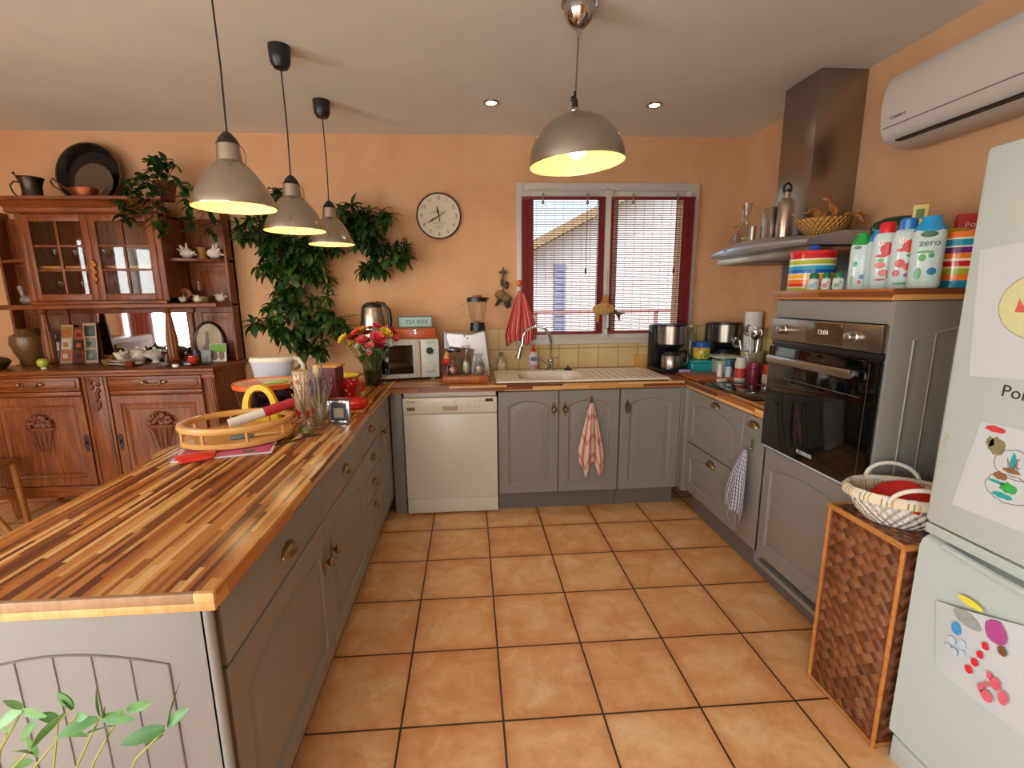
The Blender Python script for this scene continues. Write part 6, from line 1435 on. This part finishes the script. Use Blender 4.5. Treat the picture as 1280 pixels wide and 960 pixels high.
single('kitchen_knife', 'blue grey handled knife lying flat inside the gallery tray', 'knife', b, [mat('blue_grey_handle', '5c7078', .4), mat('tan_sleeve', 'c8a060', .5)], (-.58, -.92, H+.028), 24)
# magazine and red mitt
b = B(); b.mi = 0; b.box(-.16, .16, -.105, .105, 0, .004, .001); b.mi = 1; b.box(-.152, .152, -.097, .097, .004, .0045); b.mi = 2; b.box(.06, .10, -.08, -.05, .0045, .0048)
single('magazine', 'pink covered magazine lying under the gallery tray', 'magazine', b, [mat('white_page', 'd0ccd4', .4), mat('pink_cover', 'b8487c', .3, var=.3, vs=12), mat('green_cover_detail', '3a6a3c', .4)], (-.645, -.985, H), 14)
b = B(); b.grid(lambda u, v: ((u-.5)*.13*(.75+.25*v), (v-.5)*.10, .006+.010*math.sin(PI*u)*math.sin(PI*v)), 12, 10); o = single('red_silicone_mitt', 'bright red silicone grip sticking out below the gallery tray', 'oven mitt', b, mat('bright_red_silicone', 'd8281c', .35), (-.705, -1.09, H+.0045), 30); sd = o.modifiers.new('t', 'SOLIDIFY'); sd.thickness = .005
b = B(); b.tube([(-.50, -.97, H+.004), (-.44, -.92, H+.004), (-.40, -.86, H+.004), (-.35, -.83, H+.004)], .003, 6)
single('power_cable', 'thin black cable on the worktop right of the gallery tray', 'cable', b, M_BLACK)

# ================================================================== STOOL AND CHAIR
t = thing('bar_stool', 'round honey wood stool seat behind the peninsula', 'stool', (-1.080, -.41, 0))
b = B(); b.lathe([(.0001, .663), (.175, .663), (.190, .671), (.193, .684), (.186, .696), (.17, .70), (.0001, .70)], n=48); part('seat', b, M_BEECH, t)
for k in range(4):
    a = PI/4+k*PI/2; b = B(); b.cyl((.20*math.cos(a), .20*math.sin(a), 0), (.12*math.cos(a), .12*math.sin(a), .664), .016, .019, 14); part('leg', b, M_BEECH, t)
b = B(); b.tube([(.165*math.cos(a), .165*math.sin(a), .25) for a in [i*PI/20 for i in range(40)]], .011, 8, closed=True); part('foot_ring', b, M_BEECH, t)
t = thing('wooden_stool', 'low oak stool with splayed leg before the dresser at the left edge', 'stool', (-2.79, .12, 0), 0)
M_CH = wood('chair_oak', '7a4a1c', '9a622a', 'b07838', .4, (14, 14, 2))
b = B(); b.box(-.20, .20, -.18, .18, .43, .46, .012); part('seat', b, M_CH, t)
for sx in (-1, 1):
    b = B(); b.cyl((sx*.37, -.09, 0), (sx*.17, -.13, .435), .015, .020, 14); part('leg', b, M_CH, t)
    b = B(); b.tube([(sx*.20, .16, 0), (sx*.18, .16, .44)], .018, 12); part('leg', b, M_CH, t)
b = B(); b.box(-.18, .18, -.10, -.08, .20, .225, .006); part('stretcher', b, M_CH, t)

# ================================================================== FAR LEFT SIDE OF THE ROOM (seen in the dresser mirror)
def curtain(y0, y1, m, lab):
    b = B(); b.grid(lambda u, v: (XL+.09+.025*math.sin(u*2*PI*5), y0+(y1-y0)*u, .03+2.25*v), 60, 8); o = single('curtain', lab, 'curtain', b, m); sd = o.modifiers.new('t', 'SOLIDIFY'); sd.thickness = .003
curtain(-2.62, -2.15, mat('rust_curtain', 'a8502a', .9, var=.15), 'rust coloured curtain mirrored in the dresser niche')
b = B(); b.box(XL+.02, XL+.45, -2.0, -.6, .0, 1.0, .01); 
for y in (-1.95, -1.28): b.box(XL+.45, XL+.47, y, y+.62, .14, .94, .008)
single('side_cabinet', 'dark low wooden cabinet mirrored in the dresser niche', 'cabinet', b, M_OAK)
# ================================================================== PLANTS
def leaf(b, base, d, L, W, droop=.5, roll=0., nseg=5, cup_=.12):
    d = Vector(d).normalized(); side = d.cross(Vector((0, 0, 1)))
    if side.length < .05: side = Vector((1, 0, 0))
    side.normalize(); side = Matrix.Rotation(roll, 3, d) @ side
    vs = []; fs = []; p = Vector(base); dd = d.copy()
    for i in range(nseg+1):
        v = i/nseg; w = W*math.sin(PI*min(.97, .08+v*.92))**.75*(1-.15*v) if i < nseg else .0008
        nrm = side.cross(dd).normalized()
        vs += [p-side*w+nrm*w*cup_*2, p, p+side*w+nrm*w*cup_*2]
        p = p+dd*(L/nseg); dd = (dd+Vector((0, 0, -1))*droop/nseg).normalized()
    for i in range(nseg):
        o = i*3; fs += [(o, o+1, o+4, o+3), (o+1, o+2, o+5, o+4)]
    b.add(vs, fs)
def palmate(b, c, axis, L, rr, n=7, W=None, droop=.8):
    axis = Vector(axis).normalized(); a0 = axis.orthogonal().normalized()
    for k in range(n):
        ang = 2*PI*k/n+rr.uniform(-.25, .25); r = Matrix.Rotation(ang, 3, axis) @ a0
        d = (r+axis*rr.uniform(.1, .45)).normalized(); l = L*rr.uniform(.75, 1.1)
        leaf(b, c, d, l, (W or L*.21)*rr.uniform(.85, 1.1), droop, rr.uniform(-.3, .3))
# --- big climbing schefflera (corner between dresser and peninsula)
rr = random.Random(77)
pt = thing('climbing_plant', 'huge dark green climbing houseplant spreading over the back wall', 'plant', (-.86, .60, 0))
def W2(v): return Vector(v)-Vector((-.86, .60, 0))
BR = [  # branch polylines in world coordinates
 [(-.87, .60, .85), (-.90, .62, 1.05), (-.93, .64, 1.25), (-.98, .66, 1.45), (-1.03, .68, 1.62), (-1.09, .70, 1.78), (-1.16, .72, 1.90)],
 [(-.93, .64, 1.30), (-.85, .66, 1.55), (-.77, .68, 1.75), (-.62, .70, 1.88), (-.48, .70, 2.0), (-.34, .68, 2.02)],
 [(-.77, .68, 1.75), (-.55, .70, 1.78), (-.38, .70, 1.74), (-.24, .70, 1.70), (-.14, .68, 1.72)],
 [(-1.03, .68, 1.62), (-1.10, .70, 1.85), (-1.02, .72, 2.05), (-.92, .72, 2.10)],
 [(-.88, .60, 1.0), (-.80, .55, 1.15), (-.70, .52, 1.25), (-.58, .52, 1.30), (-.48, .54, 1.31)],
 [(-.88, .60, 1.0), (-.98, .58, 1.12), (-1.10, .58, 1.25), (-1.18, .60, 1.30)],
 [(-.77, .68, 1.75), (-.72, .66, 1.62), (-.70, .64, 1.52)]]
b = B()
for L in BR: b.tube([W2(p) for p in L], [max(.004, .012-.0016*i) for i in range(len(L))], 7)
b.tube([W2((-.90, .60, .80)), W2((-.905, .63, 1.1)), W2((-.89, .66, 1.4))], .007, 6)
part('stems', b, M_STEM, pt)
b = B()
CL = [ # (centre, radius xyz, clusters)
 ((-1.13, .70, 1.86), (.12, .07, .10), 11), ((-1.02, .70, 1.66), (.15, .08, .11), 16), ((-.86, .69, 1.66), (.14, .08, .13), 16), ((-.95, .68, 1.50), (.09, .07, .09), 7),
 ((-.72, .69, 1.72), (.12, .08, .10), 10), ((-.75, .68, 1.56), (.08, .06, .06), 6), ((-.98, .72, 2.07), (.10, .05, .06), 4), ((-1.06, .72, 1.98), (.05, .05, .06), 2),
 ((-.60, .69, 1.95), (.10, .07, .08), 6), ((-.50, .68, 1.98), (.11, .08, .09), 10), ((-.42, .68, 1.84), (.13, .08, .12), 15), ((-.30, .68, 1.98), (.06, .06, .07), 4), ((-.28, .68, 1.72), (.14, .08, .09), 13), ((-.40, .68, 1.62), (.09, .07, .05), 6), ((-.16, .68, 1.72), (.05, .05, .07), 5),
 ((-1.00, .70, 1.78), (.12, .06, .08), 8), ((-.88, .70, 1.80), (.10, .06, .07), 5), ((-.78, .66, 1.42), (.08, .06, .06), 3), ((-.95, .60, 1.33), (.17, .10, .08), 13), ((-.90, .58, 1.20), (.17, .10, .08), 13), ((-.72, .55, 1.28), (.13, .09, .06), 8), ((-.61, .53, 1.25), (.08, .06, .06), 6), ((-1.24, .71, 1.88), (.06, .04, .08), 4), ((-1.12, .58, 1.24), (.10, .07, .05), 5), ((-.82, .56, 1.08), (.12, .08, .08), 8), ((-.98, .60, 1.43), (.07, .05, .06), 4)]
for c, r, n in CL:
    for k in range(int(n*1.5)):
        while True:
            u = Vector((rr.uniform(-1, 1), rr.uniform(-1, 1), rr.uniform(-1, 1)))
            if u.length < 1: break
        p = Vector((c[0]+u.x*r[0], min(.76, c[1]+u.y*r[1]), c[2]+u.z*r[2]))
        ax = Vector((rr.uniform(-.5, .5), -.7+rr.uniform(-.4, .3), rr.uniform(-.1, .9)))
        palmate(b, W2(p), ax, rr.uniform(.072, .108), rr, rr.choice((5, 6, 7)), droop=rr.uniform(1.0, 2.2))
for i in range(len(b.v)):     # keep the leaves in front of the wall
    if b.v[i].y > .214: b.v[i].y = .214
part('foliage', b, M_LEAF, pt)
b = B(); b.lathe([(.0001, .62), (.10, .62), (.13, .83), (.14, .84), (.14, .87), (.125, .87), (.12, .85), (.0001, .85)], n=36); part('pot', b, mat('dark_green_pot', '1e2a22', .3, var=.1), pt)
b = B(); b.lathe([(.0001, 0), (.17, 0), (.17, .02), (.03, .04), (.03, .56), (.16, .60), (.16, .618), (.0001, .618)], n=30)
single('plant_stand', 'small round wooden plant stand behind the peninsula', 'plant stand', b, M_OAK, (-1.06, .60, 0))
for ch in pt.children:
    if ch.name.startswith('pot'): ch.location.x -= .20
b = B(); b.tube([(-.20, 0, .84), (-.10, 0, .93), (-.02, 0, 1.0), (0, .0, 1.04)], .011, 7); part('trunk', b, M_STEM, pt)
# --- pot plant on the dresser
rr = random.Random(5)
p2 = thing('trailing_plant', 'trailing green plant with pot on top of the dresser', 'plant', (-1.66, .62, 2.046))
b = B(); b.lathe([(.0001, 0), (.045, 0), (.06, .09), (.068, .10), (.068, .115), (.058, .115), (.055, .10), (.0001, .10)], n=28, M=T(0, 0, .0)); part('pot', b, mat('reddish_clay_pot', '8a3a28', .6, var=.15), p2)
b = B(); st = B()
ST = [[(0, 0, .10), (-.06, -.05, .16), (-.12, -.12, .08), (-.17, -.15, -.04), (-.18, -.15, -.16)], [(0, 0, .10), (-.02, -.1, .12), (-.08, -.16, .02), (-.10, -.165, -.12)], [(0, 0, .1), (.04, -.06, .15), (.05, -.12, .02), (.05, -.14, -.15), (.06, -.14, -.24)], [(0, 0, .1), (.10, -.04, .13), (.16, -.07, .03), (.18, -.09, -.10), (.17, -.09, -.20)], [(0, 0, .1), (.02, -.08, .14), (.0, -.165, .0), (0, -.165, -.16)], [(0, 0, .1), (0, .0, .2), (-.02, -.02, .26)], [(0, 0, .1), (.05, .02, .2), (.07, 0, .25)], [(0, 0, .1), (.14, .0, .12), (.24, -.02, .02), (.27, -.02, -.12), (.27, -.02, -.22)]]
for L in ST:
    st.tube(L, .003, 5)
    P_ = [Vector(p) for p in L]
    for a, c in zip(P_[1:], P_[2:] or P_[1:]):
        for k in range(10):
            p = a.lerp(c, rr.random()); d = Vector((rr.uniform(-1, 1), rr.uniform(-1.2, .1), rr.uniform(-.7, .4))); leaf(b, p, d, rr.uniform(.06, .10), rr.uniform(.017, .026), 1.1, rr.uniform(-.5, .5))
for k in range(26):
    d = Vector((rr.uniform(-1, 1), rr.uniform(-1, .4), rr.uniform(-.1, .8))); leaf(b, Vector((rr.uniform(-.05, .04), rr.uniform(-.05, .02), .13+rr.uniform(0, .12))), d, rr.uniform(.05, .08), .02, 1.1, rr.uniform(-.5, .5))
part('stems', st, M_STEM, p2); part('foliage', b, M_LEAF, p2)
# --- foreground plant
rr = random.Random(9)
fp = thing('foreground_plant', 'bright green leafy plant in the lower left corner before the end panel', 'plant', (-.62, -2.26, 0))
b = B(); st = B()
O = Vector((-.62, -2.26, 0))
def fx(px, py): return Vector((-.329+px*.00095-.00002*(py-900), -2.22, .927-(py-888)*.00112+px*.00000))
STEMS = [((0, 935), (37, 886)), ((10, 960), (97, 888)), ((38, 960), (103, 896)), ((92, 960), (130, 900)), ((112, 960), (146, 912)), ((165, 960), (212, 920)), ((-20, 970), (12, 915)), ((60, 965), (78, 902))]
roots = {}
for (a, c) in STEMS:
    p0, p1 = fx(*a), fx(*c); low = p0+Vector((-.10-.3*(p0.x+.33), .0, -.30)); st.tube([Vector((-.62, -2.26, .26))-O, low-O, p0-O, p1-O], [.003, .002, .0015, .0011], 6)
LV_ = [((37, 886), (0, 903), 9), ((37, 888), (72, 884), 8), ((37, 884), (28, 866), 5), ((97, 890), (78, 872), 9), ((97, 888), (84, 868), 6), ((90, 893), (52, 918), 9), ((50, 905), (18, 928), 10), ((40, 945), (8, 940), 11), ((40, 948), (44, 915), 8), ((36, 952), (0, 962), 8),
 ((130, 899), (129, 868), 7), ((131, 903), (173, 899), 9), ((127, 903), (84, 908), 9), ((110, 925), (74, 923), 10), ((112, 922), (142, 910), 9), ((135, 902), (141, 884), 6), ((146, 912), (160, 888), 7), ((165, 896), (200, 876), 8), ((212, 920), (222, 876), 7), ((214, 918), (240, 893), 8), ((208, 922), (163, 920), 11), ((205, 930), (170, 952), 7), ((138, 918), (130, 936), 6), ((14, 915), (-10, 895), 8), ((78, 902), (60, 888), 7), ((100, 900), (118, 893), 7)]
for i, (a, c, w) in enumerate(LV_):
    p, q = fx(*a), fx(*c); d = q-p; L_ = d.length; d.y = rr.uniform(-.35, .35)*L_
    leaf(b, p-O, d, d.length*1.05, w*.00088, .35, rr.uniform(.6, 1.5)*(1 if i % 2 else -1), 6)
part('stems', st, mat('yellow_green_stem', '9a9a4a', .6, var=.2), fp); part('foliage', b, M_LEAF2, fp)
b = B(); b.lathe([(.0001, 0), (.12, 0), (.15, .24), (.165, .25), (.165, .28), (.148, .28), (.14, .25), (.0001, .25)], n=32); part('pot', b, M_TERRA, fp)
# ================================================================== CAMERA, LIGHT
cam = bpy.data.cameras.new('camera'); co = bpy.data.objects.new('camera', cam); COL.objects.link(co)
pit, yaw, rol = .191, .066, -.012
ca, sa, cb, sb, cc, sc_ = math.cos(pit), math.sin(pit), math.cos(yaw), math.sin(yaw), math.cos(rol), math.sin(rol)
f_ = Vector((sb*ca, cb*ca, -sa)); r_ = Vector((cb, -sb, 0)); u_ = r_.cross(f_)
r2 = r_*cc+u_*sc_; u2 = u_*cc-r_*sc_
Mx = Matrix((r2, u2, -f_)).transposed().to_4x4(); Mx.translation = Vector((.766*TILE, -7.978*TILE, 4.107*TILE))
co.matrix_world = Mx
cam.sensor_fit = 'HORIZONTAL'; cam.sensor_width = 36; cam.lens = 36*595.212/1280
cam.shift_x = 12.063/1280; cam.shift_y = 5.653/1280; cam.clip_start = .02; cam.clip_end = 100
SC.camera = co
w = bpy.data.worlds.new('sky'); SC.world = w; w.use_nodes = True
nt = w.node_tree; nt.nodes.clear()
bg = nt.nodes.new('ShaderNodeBackground'); ou = nt.nodes.new('ShaderNodeOutputWorld'); sky = nt.nodes.new('ShaderNodeTexSky')
sky.sky_type = 'NISHITA'; sky.sun_disc = False; sky.sun_elevation = math.radians(50); sky.sun_rotation = math.radians(200); sky.air_density = 1.2; sky.dust_density = 2
nt.links.new(sky.outputs[0], bg.inputs[0]); bg.inputs[1].default_value = .5
nt.links.new(bg.outputs[0], ou.inputs[0])
def area(name, loc, rot, sx, sy, e, col):
    L = bpy.data.lights.new(name, 'AREA'); L.shape = 'RECTANGLE'; L.size = sx; L.size_y = sy; L.energy = e; L.color = col
    o = bpy.data.objects.new(name, L); COL.objects.link(o); o.location = loc; o.rotation_euler = [math.radians(a) for a in rot]; return o
area('daylight_door_left', (-2.85, YF-.25, 1.15), (90, 0, 0), 1.6, 2.0, 34, (.88, .96, 1))
area('daylight_door_middle', (-.6, YF-.25, 1.15), (90, 0, 0), 1.7, 2.0, 42, (.88, .96, 1))
area('daylight_door_side', (XL-.25, -3.25, 1.12), (90, 0, -90), 2.0, 2.1, 172, (.88, .96, 1))
S = bpy.data.lights.new('sun', 'SUN'); S.energy = 2.0; S.angle = .01; S.color = (1, .95, .86)
so = bpy.data.objects.new('sun', S); COL.objects.link(so); so.rotation_euler = (math.radians(32), 0, math.radians(15))
SC.view_settings.view_transform = 'Standard'; SC.view_settings.look = 'None'; SC.view_settings.gamma = 1
SC.view_settings.exposure = 0.24; SC.view_settings.use_curve_mapping = False
SC.cycles.use_denoising = True; SC.cycles.max_bounces = 8; SC.cycles.diffuse_bounces = 5; SC.cycles.glossy_bounces = 4
SC.cycles.transparent_max_bounces = 16; SC.cycles.caustics_reflective = False; SC.cycles.caustics_refractive = False
SC.cycles.sample_clamp_indirect = 6
